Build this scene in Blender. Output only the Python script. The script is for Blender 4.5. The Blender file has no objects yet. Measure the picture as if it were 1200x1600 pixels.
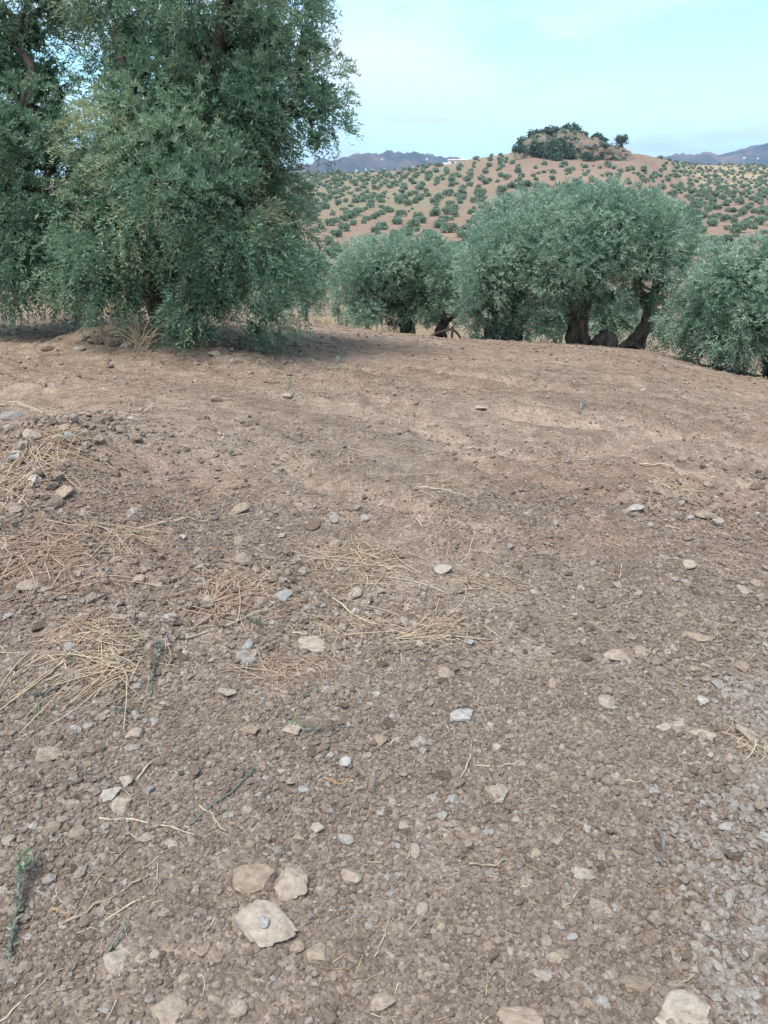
import bpy, math, random
import numpy as np
from mathutils import Vector

sc = bpy.context.scene
COL = sc.collection
R = math.radians

# ---------------------------------------------------------------- camera
EYE, PITCH, F = 1.6, R(22.9), 1209.0          # eye height, downward pitch, focal length in photo pixels (1200 x 1600)
cam_d = bpy.data.cameras.new('camera')
cam = bpy.data.objects.new('camera', cam_d)
COL.objects.link(cam)
cam.location = (0, 0, EYE)
cam.rotation_euler = (R(90) - PITCH, 0, 0)
cam_d.sensor_fit = 'VERTICAL'
cam_d.sensor_height = 36.0
cam_d.lens = 36.0 * F / 1600.0
cam_d.clip_start = 0.05
cam_d.clip_end = 30000
sc.camera = cam

# ---------------------------------------------------------------- sky, sun, exposure
SUN_EL, SUN_AZ = R(66), R(215)                # azimuth clockwise from +Y: behind the camera, to the left
world = bpy.data.worlds.new('World')
sc.world = world
world.use_nodes = True
wn, wl = world.node_tree.nodes, world.node_tree.links
wn.clear()
w_out = wn.new('ShaderNodeOutputWorld')
bg = wn.new('ShaderNodeBackground')
bg.inputs['Strength'].default_value = 0.098
sky = wn.new('ShaderNodeTexSky')
sky.sky_type = 'NISHITA'
sky.sun_disc = False
sky.sun_elevation = SUN_EL
sky.sun_rotation = SUN_AZ
sky.altitude = 300
sky.air_density = 1.0
sky.dust_density = 0.5
sky.ozone_density = 1.0
tc = wn.new('ShaderNodeTexCoord')
sep = wn.new('ShaderNodeSeparateXYZ')
addz = wn.new('ShaderNodeMath'); addz.operation = 'ADD'; addz.inputs[1].default_value = 0.20
absz = wn.new('ShaderNodeMath'); absz.operation = 'ABSOLUTE'
dx = wn.new('ShaderNodeMath'); dx.operation = 'DIVIDE'
dy = wn.new('ShaderNodeMath'); dy.operation = 'DIVIDE'
comb = wn.new('ShaderNodeCombineXYZ')
cn = wn.new('ShaderNodeTexNoise')
cn.inputs['Scale'].default_value = 1.1
cn.inputs['Detail'].default_value = 6
cn.inputs['Roughness'].default_value = 0.55
cn.inputs['Distortion'].default_value = 0.3
cr = wn.new('ShaderNodeValToRGB')
cr.color_ramp.elements[0].position = 0.42
cr.color_ramp.elements[0].color = (0.05, 0.05, 0.05, 1)
cr.color_ramp.elements[1].position = 0.62
cr.color_ramp.elements[1].color = (0.95, 0.95, 0.95, 1)
mx = wn.new('ShaderNodeMixRGB')
mx.inputs['Color2'].default_value = (3.5, 3.65, 3.65, 1)
wl.new(tc.outputs['Generated'], sep.inputs[0])
wl.new(sep.outputs['Z'], absz.inputs[0]); wl.new(absz.outputs[0], addz.inputs[0])
wl.new(sep.outputs['X'], dx.inputs[0]); wl.new(addz.outputs[0], dx.inputs[1])
wl.new(sep.outputs['Y'], dy.inputs[0]); wl.new(addz.outputs[0], dy.inputs[1])
wl.new(dx.outputs[0], comb.inputs[0]); wl.new(dy.outputs[0], comb.inputs[1])
offv = wn.new('ShaderNodeVectorMath'); offv.operation = 'ADD'; offv.inputs[1].default_value = (.3, 4, 0)
wl.new(comb.outputs[0], offv.inputs[0]); wl.new(offv.outputs[0], cn.inputs['Vector'])
wl.new(cn.outputs['Fac'], cr.inputs[0])
wl.new(cr.outputs[0], mx.inputs['Fac'])
tn = wn.new('ShaderNodeMixRGB'); tn.blend_type = 'MULTIPLY'; tn.inputs['Fac'].default_value = 1
tn.inputs['Color2'].default_value = (.72, .97, .99, 1)
wl.new(sky.outputs[0], tn.inputs['Color1']); wl.new(tn.outputs[0], mx.inputs['Color1'])
wl.new(mx.outputs[0], bg.inputs['Color'])
wl.new(bg.outputs[0], w_out.inputs['Surface'])

sun_d = bpy.data.lights.new('sun', 'SUN')
sun_d.energy = 1.5
sun_d.angle = R(28)
sun_d.color = (1.0, 0.95, 0.88)
sun = bpy.data.objects.new('sun', sun_d)
COL.objects.link(sun)
sd = Vector((math.sin(SUN_AZ) * math.cos(SUN_EL), math.cos(SUN_AZ) * math.cos(SUN_EL), math.sin(SUN_EL)))
sun.rotation_euler = sd.to_track_quat('Z', 'Y').to_euler()

vs = sc.view_settings
vs.view_transform = 'Standard'
vs.look = 'None'
vs.exposure = 1.72
vs.gamma = 1.0
vs.use_curve_mapping = False
sc.render.engine = 'CYCLES'
sc.cycles.use_denoising = True
sc.cycles.max_bounces = 9
sc.cycles.diffuse_bounces = 6
sc.cycles.transmission_bounces = 7
sc.cycles.transparent_max_bounces = 8
sc.cycles.volume_bounces = 1

rng = np.random.default_rng(7)
random.seed(7)

# ---------------------------------------------------------------- noise
def _hash(ix, iy, seed):
    h = (ix.astype(np.int64) * 374761393 + iy.astype(np.int64) * 668265263 + seed * 1442695041) & 0xFFFFFFFF
    h = ((h ^ (h >> 13)) * 1274126177) & 0xFFFFFFFF
    h = h ^ (h >> 16)
    return (h & 0xFFFF) / 65535.0

def vnoise(x, y, seed=0):
    ix, iy = np.floor(x), np.floor(y)
    fx, fy = x - ix, y - iy
    fx = fx * fx * fx * (fx * (fx * 6 - 15) + 10); fy = fy * fy * fy * (fy * (fy * 6 - 15) + 10)
    a, b = _hash(ix, iy, seed), _hash(ix + 1, iy, seed)
    c, d = _hash(ix, iy + 1, seed), _hash(ix + 1, iy + 1, seed)
    return (a + (b - a) * fx) * (1 - fy) + (c + (d - c) * fx) * fy

def fbm(x, y, octv=4, seed=0, gain=0.5):
    s, amp, tot = 0.0, 1.0, 0.0
    for o in range(octv):
        s = s + amp * vnoise(x * (2.03 ** o) + 17.3 * o, y * (2.03 ** o) - 9.1 * o, seed + o)
        tot += amp
        amp *= gain
    return s / tot

def sstep(a, b, x):
    t = np.clip((x - a) / (b - a), 0, 1)
    return t * t * (3 - 2 * t)

# ---------------------------------------------------------------- terrain height
T_TAB = np.array([-1.4, -.5, -.3, -.2, -.114, -.065, .082, .255, .33, .416, .503, 1.4])
K_TAB = np.array([.145, .147, .149, .154, .1617, .1657, .1819, .1901, .1967, .2191, .2359, .245])
S_TAB = np.array([0, 0, 0, .004, .010, .012, .02, .03, .034, .042, .05, .05])
Y0_TAB = np.full(len(T_TAB), 5.0)
A_TAB = []
for k, s, y0 in zip(K_TAB, S_TAB, Y0_TAB):
    lo, hi = 1e-4, 0.1
    for _ in range(60):
        a = 0.5 * (lo + hi)
        kk = s + 2 * a * (math.sqrt(EYE / a + y0 * y0) - y0)
        if kk < k: lo = a
        else: hi = a
    A_TAB.append(a)
A_TAB = np.array(A_TAB)
RT_TAB = np.array([-1.4, -.5, -.18, -.09, 0, .083, .15, .175, .30, .34, .37, .5, 1.4])
RE_TAB = np.array([.012, .008, .009, .0118, .0148, .0250, .034, .037, .034, .026, .0222, .0222, .02])
RD_TAB = np.array([380, 380, 360, 350, 340, 325, 305, 300, 300, 340, 420, 450, 450.])

BUMPS = []   # (x, y, rx, ry, h) mounds of tilled soil, filled below

def H(x, y, fine=True):
    x = np.asarray(x, float); y = np.asarray(y, float)
    yc = np.maximum(y, 0.0)
    t = np.clip(x / np.maximum(y, 1.5), -1.4, 1.4)
    a = np.interp(t, T_TAB, A_TAB); s = np.interp(t, T_TAB, S_TAB); y0 = 5.0
    q = np.maximum(yc - y0, 0)
    qm = 0.26 / (2 * a)
    conv = np.where(q < qm, a * q * q, a * qm * qm + 0.26 * (q - qm))
    near = -s * np.maximum(yc - 0.5, 0) - conv
    rd, re = np.interp(t, RT_TAB, RD_TAB), np.interp(t, RT_TAB, RE_TAB)
    valley = np.interp(yc, [0, 40, 60, 100, 400], [-4.5, -4.8, -5.3, -5.5, -5.5])
    u = np.clip((yc - 85) / (rd - 85), 0, 1)
    zr = EYE + re * rd
    far = valley + (zr + 5.5) * (0.35 * u + 0.65 * u * u)
    far = np.where(yc > rd, zr + (-6 - zr) * sstep(0, 1, (yc - rd) / 700.0), far)
    amp = sstep(40, 140, yc)
    far = far + amp * (fbm(x / 45, y / 45, 3, 5) - 0.5) * 2.2 * (1 - 0.75 * u)
    d = near - far
    k = 0.6
    z = np.where(d > 4, near, np.where(d < -4, far, far + np.logaddexp(0, np.clip(d, -8, 8) / k) * k))
    w = 1 - sstep(25, 60, np.hypot(x, y))
    z = z + w * ((fbm(x * 0.55, y * 0.55, 3, 11) - 0.5) * 0.09 + (fbm(x * 2.4, y * 2.4, 3, 23) - 0.5) * 0.045)
    for bx, by, rx, ry, hh in BUMPS:
        g = np.exp(-((x - bx) / rx) ** 2 - ((y - by) / ry) ** 2)
        z = z + hh * g * (0.65 + 0.7 * fbm(x * 4, y * 4, 3, 31))
    if TILL:
        ca, sa = TILL
        al, ac = x * ca + y * sa, -x * sa + y * ca
        wt = sstep(2.2, 3.6, y) * (1 - sstep(12, 18, y))
        z = z + wt * ((fbm(al * .35, ac * 2.6, 3, 141) - .5) * .07 + (fbm(al * .9, ac * 8, 2, 147) - .5) * .022)
    for (x0, y0_, x1, y1, wd, dp) in RUTS:
        lx, ly = x1 - x0, y1 - y0_
        L2 = lx * lx + ly * ly
        tt = np.clip(((x - x0) * lx + (y - y0_) * ly) / L2, 0, 1)
        ds = np.hypot(x - (x0 + tt * lx), y - (y0_ + tt * ly)) + (vnoise(x * 3, y * 3, 41) - .5) * .05
        g = np.exp(-(ds / wd) ** 2)
        rim = np.exp(-((ds - 2.0 * wd) / (0.8 * wd)) ** 2)
        z = z + 1.5 * dp * (-g + 0.55 * rim) * np.minimum(1, 8 * np.minimum(tt, 1 - tt))
    if fine:
        w2 = 1 - sstep(12, 25, np.hypot(x, y))
        lump = 0.55 + 1.1 * sstep(.42, .68, fbm(x * .9, y * .9, 2, 57))
        for bx, by, rx, ry, hh in BUMPS:
            lump = lump + 0.8 * np.exp(-((x - bx) / rx) ** 2 - ((y - by) / ry) ** 2)
        n = fbm(x * 11, y * 11, 2, 61)
        m = np.abs(fbm(x * 32, y * 32, 2, 67) - .5) * 2
        z = z + w2 * lump * ((n - .5) * .034 + (m - .3) * .014)
    return z

RUTS = []
TILL = None
def ray(u, v):
    b = (800 - v) / F
    return np.array([(u - 600) / F, math.cos(PITCH) + b * math.sin(PITCH), -math.sin(PITCH) + b * math.cos(PITCH)])

def hit(u, v, ymax=60):
    d = ray(u, v)
    ys = np.geomspace(0.6, ymax, 900)
    tt = ys / d[1]
    z = EYE + tt * d[2]
    h = H(tt * d[0], ys, fine=False)
    i = np.argmax(z <= h)
    if z[i] > h[i]:
        i = int(np.argmin(z - h))
    return np.array([tt[i] * d[0], ys[i], h[i]])

def at(u, v, Y):
    d = ray(u, v)
    return np.array([Y / d[1] * d[0], Y, EYE + Y / d[1] * d[2]])

def depth(p):
    return p[1] * math.cos(PITCH) - (p[2] - EYE) * math.sin(PITCH)

# mounds and wheel ruts of the tilled field
for (u, v, ru, ry, hh) in ((70, 730, 130, .75, .24), (60, 880, 150, .45, .15), (170, 1030, 140, .28, .09), (380, 930, 80, .3, .05),
                           (30, 1260, 120, .22, .06), (670, 1000, 70, .16, .04), (1050, 790, 70, .25, .05), (480, 1160, 60, .12, .035),
                           (190, 540, 90, .45, .26), (340, 560, 120, .6, .10), (1180, 1280, 60, .3, .05)):
    p = hit(u, v)
    BUMPS.append((p[0], p[1], ru * depth(p) / F, ry, hh))
for (a, b, wd, dp) in (((440, 740), (930, 875), .10, .035), ((640, 690), (1000, 790), .10, .022), ((880, 715), (1130, 668), .12, .03),
                       ((330, 655), (520, 770), .10, .018), ((560, 560), (900, 615), .12, .03), ((660, 850), (880, 872), .06, .03),
                       ((700, 640), (1180, 700), .14, .025), ((560, 600), (800, 760), .1, .02), ((480, 590), (1180, 640), .12, .022)):
    p, q = hit(*a), hit(*b)
    RUTS.append((p[0], p[1], q[0], q[1], wd, dp))

q = (RUTS[0][2] - RUTS[0][0], RUTS[0][3] - RUTS[0][1])
TILL = (q[0] / math.hypot(*q), q[1] / math.hypot(*q))

# ---------------------------------------------------------------- material helpers
def mat_new(name):
    m = bpy.data.materials.new(name)
    m.use_nodes = True
    m.node_tree.nodes.clear()
    return m, m.node_tree.nodes, m.node_tree.links

def ramp(n, stops):
    r = n.new('ShaderNodeValToRGB')
    e = r.color_ramp.elements
    while len(e) < len(stops): e.new(0.5)
    for el, (p, c) in zip(e, stops):
        el.position = p
        el.color = (*c, 1) if len(c) == 3 else c
    return r

def noise(n, l, vec, scale, detail=4, rough=.55):
    t = n.new('ShaderNodeTexNoise')
    t.inputs['Scale'].default_value = scale
    t.inputs['Detail'].default_value = detail
    t.inputs['Roughness'].default_value = rough
    if vec is not None: l.new(vec, t.inputs['Vector'])
    return t

def mixrgb(n, l, mode, fac, a, b):
    m = n.new('ShaderNodeMixRGB'); m.blend_type = mode
    for sock, val in zip(m.inputs, (fac, a, b)):
        if hasattr(val, 'links') or isinstance(val, bpy.types.NodeSocket): l.new(val, sock)
        elif isinstance(val, (int, float)): sock.default_value = val
        else: sock.default_value = (*val, 1)
    return m

def finish(n, l, color, bump_h=None, strength=.5, dist=.01, rough=.9, spec=.2, transl=0, trcol=None):
    out = n.new('ShaderNodeOutputMaterial')
    p = n.new('ShaderNodeBsdfPrincipled')
    p.inputs['Roughness'].default_value = rough
    p.inputs['Specular IOR Level'].default_value = spec
    if isinstance(color, bpy.types.NodeSocket): l.new(color, p.inputs['Base Color'])
    else: p.inputs['Base Color'].default_value = (*color, 1)
    if bump_h is not None:
        b = n.new('ShaderNodeBump')
        b.inputs['Strength'].default_value = strength
        b.inputs['Distance'].default_value = dist
        l.new(bump_h, b.inputs['Height'])
        l.new(b.outputs[0], p.inputs['Normal'])
    if transl:
        tr = n.new('ShaderNodeBsdfTranslucent')
        if isinstance(color, bpy.types.NodeSocket): l.new(color, tr.inputs['Color'])
        else: tr.inputs['Color'].default_value = (*color, 1)
        ms = n.new('ShaderNodeMixShader'); ms.inputs[0].default_value = transl
        l.new(p.outputs[0], ms.inputs[1]); l.new(tr.outputs[0], ms.inputs[2])
        l.new(ms.outputs[0], out.inputs['Surface'])
    else:
        l.new(p.outputs[0], out.inputs['Surface'])

def m_ground():
    m, n, l = mat_new('soil')
    g = n.new('ShaderNodeNewGeometry'); P = g.outputs['Position']
    at_ = n.new('ShaderNodeAttribute'); at_.attribute_name = 'soil_colour'
    big = noise(n, l, P, .55, 5, .6)
    r1 = ramp(n, [(.30, (.80, .78, .76)), (.52, (1, 1, 1)), (.72, (1.12, 1.12, 1.12))]); l.new(big.outputs['Fac'], r1.inputs[0])
    c = mixrgb(n, l, 'MULTIPLY', 1.0, at_.outputs['Color'], r1.outputs[0])
    mid = noise(n, l, P, 7, 6, .65)
    r2 = ramp(n, [(.33, (.68, .66, .64)), (.55, (1, 1, 1)), (.75, (1.28, 1.3, 1.32))]); l.new(mid.outputs['Fac'], r2.inputs[0])
    c = mixrgb(n, l, 'MULTIPLY', 1.0, c.outputs[0], r2.outputs[0])
    v = n.new('ShaderNodeTexVoronoi'); v.inputs['Scale'].default_value = 95; l.new(P, v.inputs['Vector'])
    rv = ramp(n, [(0, (.72, .70, .68)), (.7, (1, 1, 1)), (.9, (1.25, 1.24, 1.22)), (1, (1.6, 1.65, 1.7))])
    sepc = n.new('ShaderNodeSeparateColor'); l.new(v.outputs['Color'], sepc.inputs[0]); l.new(sepc.outputs[0], rv.inputs[0])
    c = mixrgb(n, l, 'MULTIPLY', .8, c.outputs[0], rv.outputs[0])
    fine = noise(n, l, P, 160, 4, .7)
    rf = ramp(n, [(.35, (.75, .75, .75)), (.65, (1.2, 1.2, 1.2))]); l.new(fine.outputs['Fac'], rf.inputs[0])
    c = mixrgb(n, l, 'MULTIPLY', .7, c.outputs[0], rf.outputs[0])
    # relief: granules of two sizes and fine grain
    v2 = n.new('ShaderNodeTexVoronoi'); v2.inputs['Scale'].default_value = 38; l.new(P, v2.inputs['Vector'])
    h1 = n.new('ShaderNodeMath'); h1.operation = 'MULTIPLY_ADD'; l.new(v.outputs['Distance'], h1.inputs[0]); h1.inputs[1].default_value = -.5
    h2 = n.new('ShaderNodeMath'); h2.operation = 'MULTIPLY_ADD'; l.new(v2.outputs['Distance'], h2.inputs[0]); h2.inputs[1].default_value = -.9
    l.new(h2.outputs[0], h1.inputs[2])
    h3 = n.new('ShaderNodeMath'); h3.operation = 'MULTIPLY_ADD'; l.new(fine.outputs['Fac'], h3.inputs[0]); h3.inputs[1].default_value = .5
    l.new(h1.outputs[0], h3.inputs[2]); l.new(mid.outputs['Fac'], h2.inputs[2])
    finish(n, l, c.outputs[0], h3.outputs[0], .9, .014, .95, .1)
    return m

def m_stone(name, stops, scale=14, rough=.85, use_random=True, bump=.6):
    m, n, l = mat_new(name)
    t = n.new('ShaderNodeTexCoord'); P = t.outputs['Object']
    oi = n.new('ShaderNodeObjectInfo')
    ad = n.new('ShaderNodeVectorMath'); ad.operation = 'ADD'; l.new(P, ad.inputs[0])
    cb = n.new('ShaderNodeMath'); cb.operation = 'MULTIPLY'; cb.inputs[1].default_value = 37; l.new(oi.outputs['Random'], cb.inputs[0])
    l.new(cb.outputs[0], ad.inputs[1])
    nz = noise(n, l, ad.outputs[0], scale, 6, .65)
    nf = noise(n, l, ad.outputs[0], scale * 5, 6, .8)
    r = ramp(n, stops)
    l.new(oi.outputs['Random'], r.inputs[0])
    r2 = ramp(n, [(.32, (.60, .54, .48)), (.48, (.95, .94, .92)), (.68, (1.28, 1.28, 1.28))]); l.new(nz.outputs['Fac'], r2.inputs[0])
    c = mixrgb(n, l, 'MULTIPLY', .9, r.outputs[0], r2.outputs[0])
    r3 = ramp(n, [(.35, (.8, .78, .76)), (.65, (1.12, 1.12, 1.12))]); l.new(nf.outputs['Fac'], r3.inputs[0])
    c = mixrgb(n, l, 'MULTIPLY', .8, c.outputs[0], r3.outputs[0])
    h = n.new('ShaderNodeMath'); h.operation = 'MULTIPLY_ADD'; h.inputs[1].default_value = .4
    l.new(nf.outputs['Fac'], h.inputs[0]); l.new(nz.outputs['Fac'], h.inputs[2])
    finish(n, l, c.outputs[0], h.outputs[0], bump, .02, rough, .2)
    return m

def m_leaf(name, stops, transl=.42, rough=.45, spec=.5):
    m, n, l = mat_new(name)
    a = n.new('ShaderNodeAttribute'); a.attribute_name = 'tint'
    r = ramp(n, stops); l.new(a.outputs['Fac'], r.inputs[0])
    finish(n, l, r.outputs[0], None, rough=rough, spec=spec, transl=transl)
    return m

def m_bark(name, c0, c1, scale=9, bump=.12):
    m, n, l = mat_new(name)
    t = n.new('ShaderNodeTexCoord')
    mp = n.new('ShaderNodeMapping'); mp.inputs['Scale'].default_value = (1, 1, .3); l.new(t.outputs['Object'], mp.inputs[0])
    z = noise(n, l, mp.outputs[0], scale, 7, .7)
    r = ramp(n, [(.36, c0), (.62, c1)]); l.new(z.outputs['Fac'], r.inputs[0])
    finish(n, l, r.outputs[0], z.outputs['Fac'], 1, bump, .95, .1)
    return m

def m_plain(name, c, rough=.8, scale=6, var=.15):
    m, n, l = mat_new(name)
    t = n.new('ShaderNodeTexCoord')
    z = noise(n, l, t.outputs['Object'], scale, 5, .6)
    r = ramp(n, [(.3, tuple(x * (1 - var) for x in c)), (.7, tuple(min(1, x * (1 + var)) for x in c))]); l.new(z.outputs['Fac'], r.inputs[0])
    finish(n, l, r.outputs[0], z.outputs['Fac'], .3, .02, rough, .2)
    return m

M = {}
M['soil'] = m_ground()
M['clod'] = m_stone('soil clod', [(0, (.195, .147, .113)), (.45, (.300, .234, .188)), (.85, (.365, .295, .244)), (.96, (.42, .36, .31)), (1, (.47, .43, .40))], 2.5, .95)
M['gravel'] = m_stone('pale gravel', [(0, (.29, .25, .215)), (.5, (.37, .33, .29)), (1, (.44, .41, .375))], 2.5, .95)
M['stone'] = m_stone('tan field stone', [(0, (.32, .245, .182)), (.5, (.40, .32, .25)), (.8, (.43, .36, .295)), (1, (.43, .385, .33))], 2.2)
M['stone_grey'] = m_stone('blue grey stone', [(0, (.30, .275, .25)), (1, (.37, .35, .325))], 2.2)
M['stone_white'] = m_stone('white chalky stone', [(0, (.38, .355, .32)), (1, (.47, .445, .415))], 2.2)
M['stone_brown'] = m_stone('reddish brown earth clod', [(0, (.21, .155, .115)), (1, (.26, .19, .143))], 3, .95, True, 1.0)
M['outcrop'] = m_stone('limestone outcrop', [(0, (.19, .148, .112)), (1, (.21, .165, .127))], .35, .9, True, 1.0)
OL = [(0, (.085, .155, .098)), (.35, (.16, .265, .165)), (.7, (.25, .365, .225)), (.92, (.36, .45, .29)), (1, (.43, .43, .23))]
M['leaf'] = m_leaf('olive leaf', OL)
M['leaf_silver'] = m_leaf('silvery olive leaf', [(0, (.14, .235, .16)), (.4, (.255, .375, .26)), (.8, (.39, .50, .36)), (1, (.48, .57, .43))])
M['leaf_far'] = m_leaf('hillside olive leaf', [(0, (.17, .235, .16)), (.5, (.26, .335, .23)), (1, (.35, .42, .30))], .35, .8)
M['leaf_oak'] = m_leaf('scrub leaf', [(0, (.055, .085, .055)), (.5, (.095, .135, .085)), (1, (.15, .19, .115))], .25, .8)
M['bark'] = m_bark('olive bark', (.07, .05, .038), (.27, .205, .16))
M['bark_dark'] = m_bark('dark olive bark', (.06, .047, .038), (.20, .16, .13))
M['straw'] = m_leaf('dry straw', [(0, (.30, .20, .13)), (.3, (.52, .38, .24)), (.7, (.70, .55, .37)), (1, (.80, .69, .52))], .2, .7)
M['straw_red'] = m_leaf('reddish dry stalks', [(0, (.28, .17, .12)), (.5, (.56, .38, .26)), (1, (.72, .56, .42))], .2, .7)
M['twig'] = m_bark('weathered twig', (.22, .17, .12), (.42, .335, .245), 40, .0015)
M['twig_dark'] = m_bark('dark grey twig', (.09, .085, .08), (.22, .20, .19), 40, .0015)
M['twig_pale'] = m_bark('pale straw stalk', (.36, .285, .195), (.58, .485, .355), 40, .0015)
M['twig_orange'] = m_bark('orange brown root', (.28, .165, .09), (.42, .275, .16), 40, .0015)
M['weed'] = m_leaf('grey green weed', [(0, (.15, .165, .125)), (.6, (.25, .262, .20)), (1, (.38, .385, .31))], .2)
M['weed_light'] = m_leaf('yellow green weed', [(0, (.14, .19, .11)), (.6, (.27, .32, .19)), (1, (.42, .45, .29))], .2)
M['dry_grass'] = m_leaf('tall dry grass', [(0, (.34, .26, .15)), (.6, (.50, .40, .23)), (1, (.62, .53, .33))], .2, .8)
M['post'] = m_plain('rusty post', (.11, .085, .07), .9, 12, .4)
M['white_wall'] = m_plain('whitewashed wall', (.78, .77, .74), .8, 1.0, .06)
M['roof'] = m_plain('pale tiled roof', (.60, .54, .47), .9, 1.0, .2)
M['window'] = m_plain('dark window', (.05, .05, .055), .3, 1.0, .1)

# ---------------------------------------------------------------- mesh helpers
def link(o, parent=None):
    COL.objects.link(o)
    if parent is not None: o.parent = parent
    return o

def tag(o, label=None, cat=None, group=None, kind=None):
    if label: o['label'] = label
    if cat: o['category'] = cat
    if group: o['group'] = group
    if kind: o['kind'] = kind
    return o

def thing(name, label, cat, loc=(0, 0, 0), group=None):
    o = bpy.data.objects.new(name, None)
    o.location = loc
    o.empty_display_size = .1
    link(o)
    return tag(o, label, cat, group)

def mesh_np(name, verts, faces, mat, smooth=False, tint=None, col=None):
    """faces: (n,3) or (n,4) array"""
    verts = np.ascontiguousarray(verts, np.float32); faces = np.ascontiguousarray(faces, np.int32)
    me = bpy.data.meshes.new(name)
    me.vertices.add(len(verts)); me.vertices.foreach_set('co', verts.ravel())
    k = faces.shape[1]
    me.loops.add(faces.size); me.loops.foreach_set('vertex_index', faces.ravel())
    me.polygons.add(len(faces))
    me.polygons.foreach_set('loop_start', np.arange(0, faces.size, k, dtype=np.int32))
    me.polygons.foreach_set('loop_total', np.full(len(faces), k, np.int32))
    if smooth: me.polygons.foreach_set('use_smooth', np.ones(len(faces), bool))
    if tint is not None:
        a = me.attributes.new('tint', 'FLOAT', 'POINT'); a.data.foreach_set('value', np.ascontiguousarray(tint, np.float32))
    if col is not None:
        a = me.attributes.new('soil_colour', 'FLOAT_COLOR', 'POINT')
        a.data.foreach_set('color', np.ascontiguousarray(np.c_[col, np.ones(len(col))], np.float32).ravel())
    me.update(calc_edges=True)
    me.validate()
    if mat is not None: me.materials.append(mat)
    return me

def obj(name, me, parent=None, loc=None):
    o = bpy.data.objects.new(name, me)
    if loc is not None: o.location = loc
    return link(o, parent)

def tube_arrays(pts, radii, sides=6, cap=True):
    pts = np.asarray(pts, float); n = len(pts)
    tan = np.gradient(pts, axis=0); tan /= np.linalg.norm(tan, axis=1)[:, None] + 1e-9
    ref = np.array([0, 0, 1.0]) if abs(tan[0][2]) < .9 else np.array([1.0, 0, 0])
    V, Fc = [], []
    for i in range(n):
        a = np.cross(tan[i], ref); a /= np.linalg.norm(a) + 1e-9
        b = np.cross(a, tan[i]); ref = b
        ang = np.arange(sides) * 2 * np.pi / sides
        V.append(pts[i] + radii[i] * (np.cos(ang)[:, None] * a + np.sin(ang)[:, None] * b))
    V = np.concatenate(V)
    for i in range(n - 1):
        for j in range(sides):
            k = (j + 1) % sides
            Fc.append((i * sides + j, i * sides + k, (i + 1) * sides + k, (i + 1) * sides + j))
    return V, np.array(Fc)

def join(parts):
    V, Fc, off = [], [], 0
    for v, f in parts:
        V.append(v); Fc.append(f + off); off += len(v)
    return np.concatenate(V), np.concatenate(Fc)

def smooth_path(ctrl, n=14, wob=0.0, r=None):
    ctrl = np.asarray(ctrl, float)
    s = np.linspace(0, len(ctrl) - 1, n)
    P = np.concatenate([[2 * ctrl[0] - ctrl[1]], ctrl, [2 * ctrl[-1] - ctrl[-2]]])
    out = []
    for q in s:
        i = min(int(q), len(ctrl) - 2); t = q - i
        p0, p1, p2, p3 = P[i:i + 4]
        out.append(.5 * ((2 * p1) + (-p0 + p2) * t + (2 * p0 - 5 * p1 + 4 * p2 - p3) * t * t + (-p0 + 3 * p1 - 3 * p2 + p3) * t ** 3))
    out = np.array(out)
    if wob:
        w = (r or rng).normal(0, wob, out.shape); w[0] = 0
        out = out + w
    return out

def unit(v):
    return v / (np.linalg.norm(v, axis=-1, keepdims=True) + 1e-9)

def leaves(base, direc, length, width, r, tints):
    """many diamond leaves as quads: base (n,3), direc (n,3)"""
    n = len(base)
    d = unit(direc)
    side = unit(np.cross(d, r.normal(size=(n, 3))))
    L = length[:, None]; W = width[:, None]
    nrm = np.cross(side, d)
    mid = base + d * L * .45 + nrm * L * .05
    tip = base + d * L - nrm * L * .05
    V = np.stack([base, mid + side * W * .5, tip, mid - side * W * .5], 1).reshape(-1, 3)
    Fq = np.arange(4 * n).reshape(n, 4)
    return V, Fq, np.repeat(tints, 4)

def sprays(pos, direc, r, nleaf, spray_len, leaf_len, leaf_w, tint0, tvar=.12, droop=0.0):
    """a twig with paired leaves at every pos"""
    n = len(pos)
    d = unit(direc)
    a = unit(np.cross(d, r.normal(size=(n, 3))))
    b = np.cross(d, a)
    k = np.arange(nleaf)
    s = (k + .5) / nleaf
    sl = (spray_len * r.uniform(.65, 1.25, n))
    base = pos[:, None, :] + d[:, None, :] * (sl[:, None] * s[None, :])[:, :, None]
    base[:, :, 2] -= droop * (sl[:, None] * s[None, :] ** 2)
    ph = (k // 2) * 1.4 + (k % 2) * np.pi
    ph = ph[None, :] + r.uniform(-.4, .4, (n, nleaf))
    out = np.cos(ph)[:, :, None] * a[:, None, :] + np.sin(ph)[:, :, None] * b[:, None, :]
    ld = out * r.uniform(.45, .95, (n, nleaf))[:, :, None] + d[:, None, :] * .75 + r.normal(0, .12, (n, nleaf, 3))
    ll = leaf_len * r.uniform(.7, 1.2, n * nleaf)
    tt = np.clip(tint0[:, None] + r.normal(0, tvar, (n, nleaf)) + .10 * (s[None, :] - .4), 0, 1)
    return leaves(base.reshape(-1, 3), ld.reshape(-1, 3), ll, leaf_w * r.uniform(.75, 1.2, n * nleaf), r, tt.ravel())

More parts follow.
